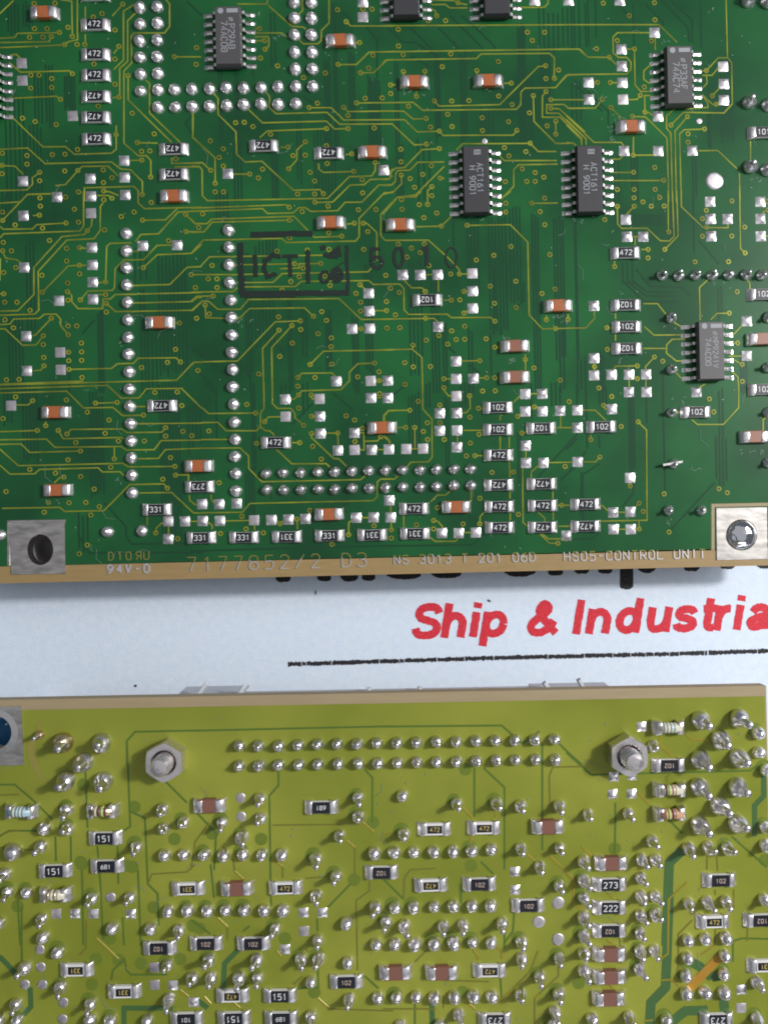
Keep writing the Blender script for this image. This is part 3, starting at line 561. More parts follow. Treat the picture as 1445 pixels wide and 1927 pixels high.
DG = ["C 200,200 350,350 330,390", "C 480,110 600,230 715,345", "C 400,200 550,350", "C 560,110 700,230 810,345", "C 40,200 140,300 230,305 400,400", "C 200,400 340,480", "D 565,30 690,160 690,180", "D 750,0 900,145 900,300", "D 680,0 870,200 880,300",
 "D 390,50 440,110", "D 120,620 300,800 300,900", "D 60,600 260,800", "H 402,640 560,790 800,790", "H 436,640 570,750 790,750", "H 470,640 580,720 770,720", "H 500,560 600,680 820,685 890,750", "H 480,175 690,175", "H 480,195 690,195", "H 480,215 690,215", "H 480,235 690,235", "H 950,350 1090,520",
 "I 750,860 905,1030 905,1100 945,1155 1445,1150", "I 560,1080 640,1220 1445,1215", "J 0,1205 1445,1165", "K 0,1170 640,1160 720,1090", "J 1010,70 1160,200", "J 720,300 870,150", "J 90,0 180,80 185,400", "K 1390,370 1250,520 1110,680", "K 1380,600 1270,700", "K 1420,640 1420,960",
 "L 140,490 115,530 0,660", "L 237,580 118,660 118,970", "L 1060,715 750,1050", "L 480,640 480,790 400,890", "L 0,1120 180,1118 230,1080", "L 0,480 80,400", "F 0,1110 180,1250 290,1370", "F 60,1300 190,1430", "F 350,1240 420,1300 430,1440", "F 600,1090 670,1160", "E 590,1020 680,920", "E 1350,1100 1445,1190", "B 1350,10 1445,90",
 "B 1090,90 1150,150 1150,330", "B 1240,180 1330,280 1330,560", "B 800,690 880,740 930,720", "G 1010,650 1010,780 950,840", "G 945,480 890,550 890,900", "G 760,520 800,560 800,1000", "G 430,1080 520,1160", "G 620,1240 690,1300", "K 60,100 150,30", "A 1340,10 1445,110", "A 1380,820 1330,880 1400,1000", "E 500,1200 500,1440"]
mb = MB(); k = 0
for t, s in IN.items():
    for g in s.split():
        x, y0, y1, n, d = map(float, g.split(','))
        for i in range(int(n)):
            k += 1; xx = x + i * d; a, b = y0 + random.uniform(-25, 25), y1 + random.uniform(-30, 30)
            ribbon(mb, [U(px(t, xx, max(0, a))), U(px(t, xx + (b - a) * .022, min(1445, b)))], .030, ZM, .0004 + .000004 * k, 0, .9, True)
for g in DG:
    k += 1; t, s = g.split(' ', 1); ribbon(mb, [U(p) for p in pts(t, s)], .030, ZM, .0004 + .000004 * k, 0, .9, True)
stuff('buried_traces', mb, M['inner_green'], GB)

VI = dict(
A="880,33 733,100 490,198 250,208 340,208 428,235 520,262 215,270 310,268 370,265 465,322 555,320 610,320 853,335 825,217 825,425 675,460 825,605 918,543 520,530 225,540 283,540 373,565 373,628 223,633 705,762 435,712 853,697 948,812 165,848 255,872 405,893 833,965 1105,960 985,1022 1015,1085 1075,1082 1017,1147 558,1072 20,1098 197,1115 378,1108 468,1105 197,1177 17,1185 18,1245 287,1235 287,1295 467,1225 560,1222 742,1218 803,1273 743,1308 1080,1268 1020,1393 565,1375 290,1418 472,1412 745,1368 745,1432 803,1420 1250,408 1408,343 1405,463 247,28 397,25 670,125 1260,1138",
B="1045,72 1108,158 1203,307 1228,68 1292,68 488,207 522,293 527,355 495,417 37,343 37,460 618,473 803,558 958,525 1050,463 1298,398 1268,490 1210,523 1425,610 1425,672 1243,705 1365,703 1182,738 902,740 843,772 1090,770 1120,828 1120,922 967,922 1308,918 318,880 380,877 442,908 567,963 137,1010 230,1067 200,1128 230,1190 140,1220 172,1313 172,1375 232,1375 418,1247 690,1055 727,1115 815,1112 815,1018 697,1210 510,1212 480,1275 850,1235 882,1297 972,1172 967,1045 1160,1228 1147,1103 1222,1287 1225,1382 760,1390 883,1390 945,1388 1315,1165",
C="537,23 385,115 325,150 448,150 110,212 112,332 145,393 485,388 425,480 147,515 300,513 672,508 825,443 1033,233 1155,233 1067,292 1162,473 1255,503 1165,565 1225,563 57,608 58,670 240,692 183,762 368,725 492,725 615,722 828,690 918,597 923,750 1075,687 1165,658 1200,715 1200,777 1047,810 463,820 710,845 308,850 340,912 495,908 403,940 897,873 712,937 957,935 1173,903 1235,870 1235,963 313,1033 128,1070 403,1065 130,1160 347,1187 1052,1027 868,1058 1022,1087 900,1118 995,1210 1088,1237 1150,1270 1028,1300 1088,1300 875,1302 410,1277 285,1250 195,1280 132,1255 227,1342 350,1338 350,1402 133,1430 1155,1420",
D="262,25 628,22 448,115 632,145 605,295 362,293 213,352 305,412 485,353 220,593 313,593 527,685 555,625 255,713 317,772 470,835 560,805 477,1112 745,897 863,837 985,925 867,960 867,1020 998,508 1040,688 1068,748 630,1200 478,1235 692,1293 362,1358 482,1358 633,1357 482,1417 665,1415 1180,1440",
E="290,50 292,108 470,42 565,10 1020,22 1085,82 22,150 22,210 285,172 112,242 308,265 475,228 565,223 535,130 627,283 750,278 750,65 803,60 870,182 962,150 1022,208 1330,168 1332,290 1423,260 1208,355 27,367 22,427 85,427 357,353 480,410 572,405 480,500 572,530 572,592 117,547 30,582 303,602 305,723 487,657 487,720 490,780 578,778 757,650 757,740 762,803 763,865 30,735 37,795 125,795 218,853 1028,547 1370,597 1400,690 1285,943 1408,910 40,920 100,978 370,910 490,965 552,965 490,1027 313,1035 313,1097 317,1190 317,1250 493,1152 495,1213 585,1087 587,1150 587,1210 497,1275 590,1333 50,1350 140,1347 1258,1132 1200,1225 1293,1222 1015,1262 1418,1283 1110,1440 1270,1437",
F="885,80 978,108 1195,133 1320,132 793,147 700,115 700,208 82,163 52,260 1165,230 1230,230 1262,290 983,298 1075,323 703,335 1233,417 613,430 830,422 985,417 738,520 925,518 800,550 772,613 957,608 150,532 122,628 185,628 185,690 30,692 5,597 712,647 992,675 650,708 1207,670 1178,732 1425,695 1390,603 1210,795 1210,858 1395,790 1395,855 157,750 100,815 130,878 38,912 625,900 933,862 873,895 967,925 780,928 720,962 628,995 783,990 907,1020 1213,985 1398,980 1002,1050 1000,1113 723,1087 633,1182 1005,1238 850,1240 48,1285 483,1308 762,1333 885,1333 762,1395 1190,1328 1310,1230 1342,1292 1343,1355",
G="350,33 137,70 137,130 260,97 320,95 385,157 293,190 418,250 602,245 878,87 878,150 1063,87 1153,53 1123,147 1157,240 110,380 205,408 297,377 267,440 173,472 330,533 22,603 485,593 547,593 668,493 793,460 915,397 1193,455 55,695 117,725 303,718 580,717 767,680 950,645 1137,733 1230,702 488,780 550,778 27,792 27,855 90,885 580,873 797,803 952,833 800,930 1168,920 1323,917 305,910 585,967 1232,983 30,980 122,977 492,1000 400,1033 310,1067 523,1062 585,1060 463,1095 738,1057 215,1102 157,1227 218,1257 340,1255 692,1213 800,1117 1017,1205 1080,1265 437,1343 740,1335 800,1335 437,1407 158,1382 1267,1353 713,1430 803,1428",
H="483,48 545,78 665,47 605,108 697,107 483,110 363,110 273,205 730,292 702,417 582,417 582,478 343,540 998,138 970,198 1000,260 970,323 1178,75 1272,258 1180,322 1275,442 917,507 1157,505 1218,720 1162,873 288,977 292,1132 12,917 200,1255 627,1187 687,1217 505,1250 505,1342 232,1408 1222,1087 1253,1240 1255,1362 1435,75 1440,135",
I="115,103 237,130 478,125 628,212 687,148 840,143 783,268 1028,233 1115,75 1270,73 1303,165 25,258 330,308 270,343 420,343 482,368 755,363 545,430 850,418 1035,418 1187,323 1187,383 1310,350 1373,380 578,490 490,553 820,545 217,622 795,605 400,648 460,677 580,673 1222,537 1253,600 1258,662 1167,692 1200,755 47,780 677,762 617,858 497,860 713,888 320,927 652,948 627,1162 1117,1075 1273,1117 350,858 570,1225",
J="765,28 767,88 857,90 768,183 862,242 860,365 398,157 460,218 525,280 803,305 127,347 8,380 468,435 775,430 868,457 930,548 1107,238 1168,268 1225,328 1170,422 1047,362 1355,388 1347,80 200,717 362,957 393,1047 517,1075 635,1010 757,978 848,915 1125,1088 1307,1025 1007,1157 210,1080 1430,1053 1430,1112",
K="157,15 253,135 437,40 407,162 407,287 318,288 290,350 320,408 440,408 193,198 163,322 228,322 620,95 712,62 803,60 683,185 622,248 687,370 625,433 597,525 657,523 780,643 933,640 693,828 693,1010 390,895 363,987 363,1047 240,1018 573,1012 60,1055 60,1115 968,943 963,242 993,362 1083,175 1330,137 1302,600 1277,878 1308,1118 1250,1150",
L="18,138 232,40 323,100 265,165 237,533 173,408 390,315 512,282 1020,118 1052,210 697,797 1088,760 1148,788 732,1070 518,863 547,922 518,1047 455,740 5,600 3,1118")
vias = dedupe([p for t, s in VI.items() for p in pts(t, s)])
mb = MB()
for p in vias:
    c = U(p); n = 8; v = []; f = []; a0 = AU + math.pi / 8
    for (r, z) in ((.040, ZM), (.038, ZM + .0062), (.020, ZM + .0066), (.017, ZM + .0018)):
        for k in range(n):
            a = a0 + 2 * math.pi * k / n; sq = 1.06 if k % 2 else 1.0
            v.append((c[0] + r * sq * math.cos(a), c[1] + r * sq * math.sin(a), z))
    for i in range(3):
        for k in range(n): f.append((i * n + k, i * n + (k + 1) % n, (i + 1) * n + (k + 1) % n, (i + 1) * n + k))
    mb.add(v, f, 0); mb.add(v[-n:], [tuple(range(n))], 1)
stuff('via_rings', mb, [M['trace_green'], M['via_dark']], GB)

PADD = dict(A="158,453 163,577 522,830 167,1297 410,1410 648,1278 653,1405 890,1150 893,1270 897,1395", B="1227,15 1227,122 262,1243 1375,1218", C="1085,3 1327,3",
D="20,3 382,3 630,233 393,352 397,473 400,592 158,590 162,712 405,712 655,833 413,1080 657,1080 900,1078 1120,477 1125,600 1125,717",
E="170,175 653,157 660,403 663,527 665,650 667,773 175,545 425,783 190,1037 433,1153 437,1277 195,1285 1023,390 1268,385",
F="1268,730 1272,857 1150,985 1275,982 1037,1360 1283,1357 1405,1355", G="143,598 268,598 392,597 640,588 642,715 642,838 397,970 523,1217 525,1342 648,1340",
H="425,203 433,325 550,325 197,820 198,1195 198,1317 323,1313 447,1312 570,1310 447,1437 573,1437 930,1437 1028,75 1030,198 1153,198 1035,322 1387,75 1388,197 1390,322 1290,930 1290,1178",
I="82,165 1205,993 1205,1120 1325,993", J="672,120 917,117 675,243 920,242 923,365 1048,485 1167,360 1168,482 1290,482 1412,478 1285,110 1405,110 78,870 200,870 325,865 82,990 205,990 450,985 573,983 695,980 817,975 1180,967 1303,965 1415,843 1425,965",
K="527,97 528,218 407,220 407,345 530,342 530,463 168,475 288,473 1018,82 1140,80 1018,207 1140,207 1268,202 1390,198 1392,323 1020,452 1023,575 1148,575 1393,568 422,1077 543,1077 665,1073",
L="325,190 455,682 335,930 458,925 337,1050 460,1050 2,1095")
flat = {(round(q[0]), round(q[1])) for q in map(lambda a: px(*a), [('A', 158, 453), ('A', 163, 577), ('A', 522, 830), ('E', 433, 1153), ('E', 437, 1277), ('E', 653, 157), ('G', 640, 588), ('J', 675, 243), ('J', 917, 117), ('J', 1168, 482), ('J', 450, 985), ('K', 168, 475), ('K', 288, 473), ('K', 527, 97), ('D', 405, 712), ('D', 1120, 477), ('B', 1227, 122), ('I', 82, 165), ('F', 1283, 1357)])}
for p in dedupe([p for t, s in PADD.items() for p in pts(t, s)]):
    fl = (round(p[0]), round(p[1])) in flat
    pad(GB, p, ZM, PADS, AU, 0 if fl else random.choice((1, 2, 3, 4, 5, 6)))

RU = [('A', 687, -25, '472', 0), ('A', 687, 188, '472', 0), ('A', 688, 400, '472', 0), ('A', 690, 548, '472', 0), ('A', 690, 700, '472', 1), ('A', 690, 848, '472', 1), ('A', 692, 1003, '472', 0), ('A', 1245, 1075, '472', 1), ('A', 1247, 1255, '472', 1),
 ('B', 518, 1052, '472', 1), ('B', 985, 1103, '472', 1), ('H', 418, 447, '472', 0), ('H', 422, 818, '102', 1), ('H', 427, 973, '102', 0), ('H', 430, 1128, '102', 1), ('G', 317, 782, '102', 1), ('D', 1397, 957, '101', 0), ('H', 1395, 742, '102', 0), ('L', 1398, 52, '102', 0),
 ('I', 1162, 168, '472', 1), ('I', 1125, 908, '331', 0), ('J', 60, 745, '273', 1), ('J', 605, 430, '472', 0), ('J', 72, 1110, '331', 0), ('J', 378, 1107, '331', 0), ('J', 685, 1103, '331', 1), ('J', 990, 1095, '331', 0), ('J', 1293, 1090, '331', 1),
 ('K', 820, 180, '102', 0), ('K', 822, 337, '102', 0), ('K', 825, 520, '472', 0), ('K', 828, 733, '472', 1), ('K', 832, 887, '472', 0), ('K', 835, 1037, '472', 0), ('K', 1130, 328, '102', 1), ('K', 1137, 725, '472', 1), ('K', 1140, 880, '472', 0), ('K', 1140, 1035, '472', 1), ('K', 223, 902, '472', 0), ('K', 228, 1080, '331', 1),
 ('L', 247, 318, '102', 0), ('L', 920, 213, '102', 0), ('L', 137, 870, '472', 0), ('L', 137, 1028, '472', 1)]
for t, x, y, c, fl in RU: resistor(GB, px(t, x, y), ZM, AU, c, fl)
for t, x, y, kd in [('A', 325, 107, 0), ('E', 1250, 45, 0), ('B', 1067, 305, 0), ('B', 1295, 1100, 0), ('C', 225, 600, 0), ('C', 752, 592, 0), ('D', 458, 918, 0), ('E', 1147, 945, 0), ('F', 998, 232, 0), ('G', 125, 248, 0), ('G', 1248, 825, 0), ('G', 940, 1112, 1), ('G', 942, 1333, 1),
                 ('H', 1385, 1062, 1), ('L', 1335, 390, 1), ('I', 405, 215, 0), ('I', 420, 770, 0), ('J', 57, 598, 0), ('J', 985, 942, 0), ('J', 1362, 325, 0), ('K', 523, 890, 0)]:
    capacitor(GB, px(t, x, y), ZM, AU, 'cap_brown' if kd else 'cap_orange')
NS = lambda a, b, n: [(a, .055, n, .088, .076), ('~', .055, n + (len(a) * .076) / 2 + .06, .09, .09), (b, -.055, n, .088, .078)]
chip(GB, px('B', 262, 250), 7, NS('P29AB', '74AC08', -.02), 'grey logic chip marked P29AB 74AC08', 'chip_grey')
chip(GB, px('D', 812, 533), 7, NS('P33AF', '74AC74', -.04), 'dark logic chip marked P33AF 74AC74', 'chip_grey')
HA = [('#', .02, .40, .085, .09), ('ACT161', .055, .02, .082, .075), ('H 9001', -.055, -.02, .082, .075)]
chip(GB, (896, 337), 8, HA, 'black logic chip marked ACT161 H 9001, left of its twin', notch=False)
chip(GB, (1110, 336), 8, HA, 'black logic chip marked ACT161 H 9001, right of its twin', notch=False)
chip(GB, px('H', 1040, 1138), 7, [('MP9241V', .055, -.03, .075, .066), ('~', .055, .25, .08, .09), ('74AC00', -.055, -.02, .078, .070)], 'grey logic chip marked MP9241V 74AC00', 'chip_grey')
chip(GB, (763.5, -27), 7, None, 'black logic chip cut by the top edge, over the left capacitor', notch=False)
chip(GB, (934.5, -29), 7, None, 'black logic chip cut by the top edge, over the right capacitor', notch=False)
chip(GB, (-34, 154), 8, None, 'logic chip showing only its pins at the left edge', notch=False)

JU = dict(A="1003,57 1127,52 1005,177 1130,172 1005,297 1130,292 1008,415 1130,412 1008,537 1132,532 1010,655 1133,650 1253,645 1377,640 1133,775 1257,770 1380,767",
 B="735,20 860,20 738,133 860,135 740,255 862,252 742,378 865,377 745,497 867,497 747,620 868,620 133,637 253,632 377,632 500,628 623,623 133,763 257,760 377,752 500,750 623,750 747,747",
 E="905,305 908,430 908,550 912,672 915,797 917,922 920,1045 923,1168 928,1293 930,1415", I="932,172 937,295 940,418 943,540 948,665 950,790 773,1070 1020,1062 5,1090",
 F="268,280 272,402 272,527 278,655 285,780 287,905 290,1030 290,1153 297,1280 297,1402", J="305,157 310,282 313,407 316,530 318,652 322,775")
for p in dedupe([p for t, s in JU.items() for p in pts(t, s)]): joint(GB, p, ZM, D_UP)
JC = dict(J="537,650 658,645 782,643 905,640 1025,640 1147,635 1270,632 1388,630 540,770 662,768 785,765 907,763 1027,763 1150,758 1270,757 1390,753", K="18,630 142,625 265,625 383,622 507,620 627,617 22,750 143,747 267,747 383,745 507,740 630,737")
for p in dedupe([p for t, s in JC.items() for p in pts(t, s)]): joint(GB, p, ZM, D_CON)
for t, s, d, sc in [('H', "680,605 800,605 922,603 1042,603 1160,600 1280,600 1395,600", D_CON, 1.0), ('D', "1305,735 1315,1195 1295,10 1440,20 1445,750 1440,1215", D_CON, 1.3), ('H', "745,907 750,1278 1438,905 1435,1265", D_CON, 1.0), ('L', "750,218 765,580 730,918 965,917 1438,215 1438,575", D_CON, .95)]:
    for p in pts(t, s): joint(GB, p, ZM, d, L_UP if sc < 1.2 else L_SHORT, s=sc)
b = joint(GB, px('D', 1060, 1293), ZM, D_FLAT, s=1.62); b.name = 'test_point'
for t, x, y in (('C', 727, 1010), ('D', 950, 868)): joint(GB, px(t, x, y), ZM, D_FLAT, s=.55)
mb = MB()
for q in range(5):
    t = U(px('L', 690 + q * 3, 595 - q)); 
ribbon(mb, [U(px('L', 676, 592)), U(px('L', 740, 582)), U(px('L', 815, 568))], .045, ZM + .06, .03); stuff('bent_lead', mb, M['lead'], GB, kind=None)

# lettering along the rim: bare tin below the mask edge, covered above it
def rim_text(s, p, h, adv, w, ang, mirror=False):
    c, sn = math.cos(ang), math.sin(ang); o = U(p); root = obj('rim_lettering', None, GB, (o[0] - go.x, o[1] - go.y, 0))
    for ix, ch in enumerate(s):
        if ch == ' ': continue
        mb = MB(); sh = (ix - (len(s) - 1) / 2) * adv; z2 = 0
        for st in text_strokes(ch, h, adv, w, .62):
            for (a, b), (e, g) in zip(st, st[1:]):
                n = max(1, int(math.hypot(e - a, g - b) / .02))
                for i in range(n):
                    u, v2 = i / n, (i + 1.1) / n; z2 += .00002
                    P = [(sh + a + (e - a) * u, b + (g - b) * u), (sh + a + (e - a) * v2, b + (g - b) * v2)]
                    if mirror: P = [(-k1, k2) for k1, k2 in P]
                    P = [(k1 * c - k2 * sn, k1 * sn + k2 * c) for k1, k2 in P]
                    yp = 963.5 - (P[0][1] + o[1]) * F / (ZC - ZU); xp = 722.5 + (P[0][0] + o[0]) * F / (ZC - ZU)
                    ribbon(mb, P, w, ZM - ZU, .009 + z2, 0 if yp > medge(xp) else 1, .75)
        obj('letter', mb.mesh('letter', [M['rim_text'], M['mask_text']]), root)
rim_text('7177852/2 D3', px('J', 612, 1283), .20, .229, .022, R(1.5))
rim_text('NS 3013 T 201 06D', px('K', 585, 1257), .128, .1255, .026, R(1.2))
rim_text('HS05-CONTROL UNIT', px('L', 487, 1234), .128, .1255, .025, R(1.2))
rim_text('94V-0', px('I', 922, 1332), .118, .135, .042, R(1.2))
rim_text('D10', px('I', 860, 1241), .115, .130, .020, R(1.2)); rim_text('UR', px('I', 1022, 1238), .115, .115, .020, R(1.2), True)
# ink stamp
INKN = [0]; ROOT_INK = obj('ink_stamp', None, GB)
def ink(t, s, w, name='ink_letter'):
    mb = MB()
    q = [U(p) for p in pts(t, s)]; out = []
    for a, b in zip(q, q[1:]):
        n = max(1, int(math.hypot(a[0] - b[0], a[1] - b[1]) / .05))
        for i in range(n): out.append((a[0] + (b[0] - a[0]) * i / n + rr.uniform(-.006, .006), a[1] + (b[1] - a[1]) * i / n + rr.uniform(-.006, .006)))
    out.append(q[-1]); INKN[0] += 1; mb2 = mb; ribbon(mb2, out, w, ZM, .0078 + .00004 * INKN[0], 0, .97)
    mb2.v = [(a - go.x, b - go.y, c - go.z) for a, b, c in mb2.v]; obj(name, mb2.mesh(name, M['ink']), ROOT_INK)
def ell(t, cx, cy, rx, ry, w, n=18): ink(t, ' '.join(f'{cx + rx * math.cos(2 * math.pi * i / n):.1f},{cy + ry * math.sin(2 * math.pi * i / n):.1f}' for i in range(n + 1)), w)
ink('F', "430,310 700,306 870,303", .085, 'ink_border'); ink('F', "350,372 362,740", .09, 'ink_border'); ink('F', "352,738 750,735", .10, 'ink_border'); ink('F', "750,730 1130,728", .08, 'ink_border')
ink('F', "1112,385 1115,520 1122,620 1120,730", .05, 'ink_border'); ink('F', "458,455 462,615", .07); ink('F', "640,470 590,455 530,500 520,560 550,610 610,590", .065)
ink('F', "650,466 765,466", .05); ink('F', "706,466 708,612", .06); ink('F', "835,425 838,660", .065)
ink('F', "925,415 960,395", .07); ink('F', "950,450 1000,470 1050,470", .06); ink('F', "1000,455 1050,410 1060,470", .07); ink('F', "1010,560 1090,510", .015)
ell('F', 955, 615, 32, 38, .045); ell('F', 1042, 600, 34, 42, .06); ink('F', "1030,580 1055,620", .07)
ink('F', "1352,412 1292,412 1288,500 1310,470 1350,475 1370,515 1345,552 1300,545 1288,500", .05)
ell('G', 115, 475, 34, 68, .045); ink('G', "280,425 315,395 318,535", .055); ell('G', 492, 475, 40, 70, .028)
# flux residue threads round hand-soldered parts
mb = MB()
for (t, x, y, n, sp) in [('G', 1250, 905, 14, 75), ('G', 900, 1210, 14, 60), ('G', 900, 1050, 6, 50), ('C', 225, 670, 12, 90), ('D', 350, 830, 8, 60), ('D', 310, 920, 8, 60), ('D', 300, 990, 6, 80), ('C', 780, 650, 5, 40), ('H', 430, 1180, 12, 110), ('H', 380, 745, 5, 40), ('H', 730, 990, 5, 80), ('D', 700, 300, 6, 40), ('D', 880, 780, 7, 50), ('B', 640, 260, 10, 70),
       ('B', 440, 130, 8, 60), ('F', 340, 950, 14, 60), ('F', 350, 650, 8, 60), ('I', 880, 720, 6, 60), ('I', 370, 850, 8, 50), ('E', 880, 1090, 10, 50), ('L', 790, 110, 7, 60), ('L', 880, 620, 7, 90), ('L', 1330, 490, 14, 100), ('L', 720, 1010, 8, 60), ('D', 1030, 75, 4, 30), ('G', 660, 190, 8, 70), ('C', 240, 130, 7, 50), ('H', 90, 210, 6, 50), ('H', 320, 290, 4, 30), ('D', 1370, 1280, 8, 90), ('H', 1120, 660, 8, 120)]:
    for _ in range(n // 2):
        a = (x + rr.gauss(0, sp * .5), y + rr.gauss(0, sp * .22)); an = rr.uniform(0, 6.28); l = rr.uniform(6, 20)
        q = [a, (a[0] + l * math.cos(an), a[1] + l * math.sin(an)), (a[0] + 1.6 * l * math.cos(an + .6), a[1] + 1.6 * l * math.sin(an + .6))]
        ribbon(mb, [U(px(t, *k)) for k in q], rr.uniform(.005, .009), ZM, .006)
stuff('flux_residue', mb, M['flux'], GB)

# ------------------------------------------------------------------ yellow-green board
AL = R(1.15)
YB = thing('circuit_board', 'yellow-green circuit board with two hex nuts and long double row of pins', 'circuit board', (0, -5.2, ZL))
yo = YB.location
def Lw(p): return at(p[0], p[1], ZL)
ltop = lambda x: 1317.5 - 27 / 1445 * x
lm = lambda x: 1337 - 27 / 1445 * x
hole3 = px('P', -30, 1208)
h3 = ring(*Lw(hole3), .225, 32)
out = [Lw((-110, ltop(-110))), Lw((1440.5, ltop(1440))), Lw((1462, 2180)), Lw((-100, 2200))]
bm_obj('substrate', plate(out, [h3], ZL - TH, ZL), M['fr4_pale'], YB, yo)
out = [Lw((-107, lm(-107))), Lw((1438, lm(1438))), Lw((1459, 2177)), Lw((-97, 2197))]
bm_obj('solder_mask', plate(out, [h3], ZL + .0005, ZL + .004), M['mask_olive'], YB, yo)
ZN = ZL + .004
bm_obj('mounting_pad', plate([Lw(px('P', *q)) for q in ((-190, 1450), (178, 1440), (158, 1022), (-190, 1030))], [ring(*Lw(hole3), .222, 32)], ZN, ZN + .014), M['tin_plate'], YB, yo)
mb = MB(); c = Lw(hole3); n = 32; v = []
for k in range(n):
    a = 2 * math.pi * k / n; v += [(c[0] + .305 * math.cos(a), c[1] + .305 * math.sin(a), ZN + .0145), (c[0] + .222 * math.cos(a), c[1] + .222 * math.sin(a), ZN + .020)]
mb.add(v, [(2 * k, 2 * k + 1, (2 * k + 3) % (2 * n), (2 * k + 2) % (2 * n)) for k in range(n)]); stuff('hole_rim', mb, M['lead'], YB, True, None)
mb = MB(); lathe(mb, [(.30, -.78), (.30, -.50), (.27, -.46), (.001, -.45)], 24, c[0] + .04, c[1] - .12, ZL); stuff('blue_component', mb, M['blue_plastic'], YB, False, None)
for p in ((-70, 1420), (1420, 1500), (-70, 2130), (1420, 2130)):
    mb = MB(); c = Lw(p); lathe(mb, [(.2, -ZL + .001), (.2, -TH)], 18, c[0], c[1], ZL); stuff('support_post', mb, M['grey_plastic'], YB, False, None)

# connector housing hanging under the top edge, on its far side
zb = ZL - TH
def cb(px0, px1, ytop, z0, z1, name, parent, m=M['grey_plastic'], ch=.03):
    a = at(px0, ytop, z0); b = at(px1, ytop - (px1 - px0) * .0187, z0); mb = MB()
    box(mb, 0, math.hypot(b[0] - a[0], b[1] - a[1]), -.45, 0, z0, z1, min(ch, (z1 - z0) * .4))
    o = parent.location if parent is YB else Vector((0, 0, 0))
    return obj(name, mb.mesh(name, m), parent, (a[0] - o.x, a[1] - o.y, -o.z if parent is YB else 0), math.atan2(b[1] - a[1], b[0] - a[0]))
hs = obj('connector_housing', None, YB, (-yo.x, -yo.y, -yo.z))
cb(430, 1045, 1301.5, zb - .45, zb - .012, 'shroud', hs)
cb(352, 471, 1292, zb - .95, zb - .28, 'end_block', hs, ch=.12); cb(994, 1136, 1286.5, zb - .95, zb - .28, 'end_block', hs, ch=.12)
for (x0, y0, x1, y1) in ((372, 1308, 390, 1286), (450, 1306, 461, 1290), (694, 1303, 694.5, 1294), (789.5, 1301, 790, 1292.5), (1033, 1297, 1023, 1284), (1099, 1296, 1088, 1278)):
    a = at(x0, y0, zb - .20); b = at(x1, y1, zb - .26); mb = MB(); ribbon(mb, [a, b], .062, zb - .30, .10, 0, .55); obj('rib', mb.mesh('rib', M['pale_plastic']), hs)

# traces
def lt(lst, w, m, name, dz=.003, tap=.75):
    mb = MB(); k = 0
    for g in lst.split(';'):
        k += 1; t, s = g.strip().split(' ', 1); ribbon(mb, [Lw(p) for p in pts(t, s)], w, ZN, dz + .000008 * k, 0, tap, name in ('buried_traces', 'wide_copper', 'power_track', 'faint_traces'))
    stuff(name, mb, m, YB)
lt("P 912,1445 910,1270 970,1205 1445,1195;Q 0,1198 1445,1165;R 0,1168 850,1160 1000,1290 1120,1200;R 1250,1280 1445,1470;S 0,1340 110,1440;N 625,180 625,295 560,370 570,1100;N 1240,180 1295,240 1295,560;O 655,170 655,520;O 720,170 870,310 870,900;O 1140,0 1140,760;M 912,0 930,450 935,590 890,620;M 615,200 630,600;M 930,480 1040,530 1060,1000 1130,1070 1140,1300;M 700,730 722,1000 740,1400;M 845,730 850,1000;M 1170,250 1340,420;M 0,290 110,290 240,400 380,540;M 510,660 512,840;M 400,660 405,840;M 0,660 70,620 290,620;M 990,900 1010,1440;M 880,1240 890,1440;M 130,1110 150,1440;M 590,900 600,1440;N 570,1100 575,1160;N 40,490 180,640 165,900;N 140,860 165,1100;N 980,1165 1140,1000;N 900,1250 905,1340;N 370,1340 420,1300;O 0,960 150,1110;O 700,840 790,930;O 940,1200 930,1340 870,1420;O 550,1000 560,1140;U 350,560 345,780;U 0,60 100,150;U 130,180 180,220 900,200 1310,190 1370,150;U 350,420 350,560;U 730,540 830,640;U 1180,660 1430,880;Z 1190,1000 1190,850 1260,830 1445,835;X 905,1030 910,1180 760,1190;X 1240,1100 1340,1190;X 0,700 140,800;X 400,1150 370,1200;W 890,970 910,1060 940,1090 1200,1090;W 160,600 160,1000;W 800,1130 810,1060 880,990;Y 230,1280 230,1445;Y 560,500 560,580;Y 870,700 870,900;Y 840,1100 850,1280", .030, M['inner_olive'], 'buried_traces', .0012, .9)
lt("W 0,960 60,1020 120,1090;W 220,1180 225,1320 170,1380;X 340,910 240,1010 230,1180;W 890,1445 890,1330 1240,1330;U 1410,230 1410,370 1345,440 1345,660;Y 350,1290 355,1445;X 30,1260 120,1330", .075, M['wide_olive'], 'wide_copper', .0018, .9)
lt("U 830,760 735,850 712,1445;Z 735,500 710,1180 605,1290 595,1445;Z 725,1450 850,1350 1010,1345;Z 870,990 950,1030 1040,1110;Z 1040,1110 1130,1085;Z 1120,1210 1130,1350", .135, M['wide_olive'], 'power_track', .0022, .92)
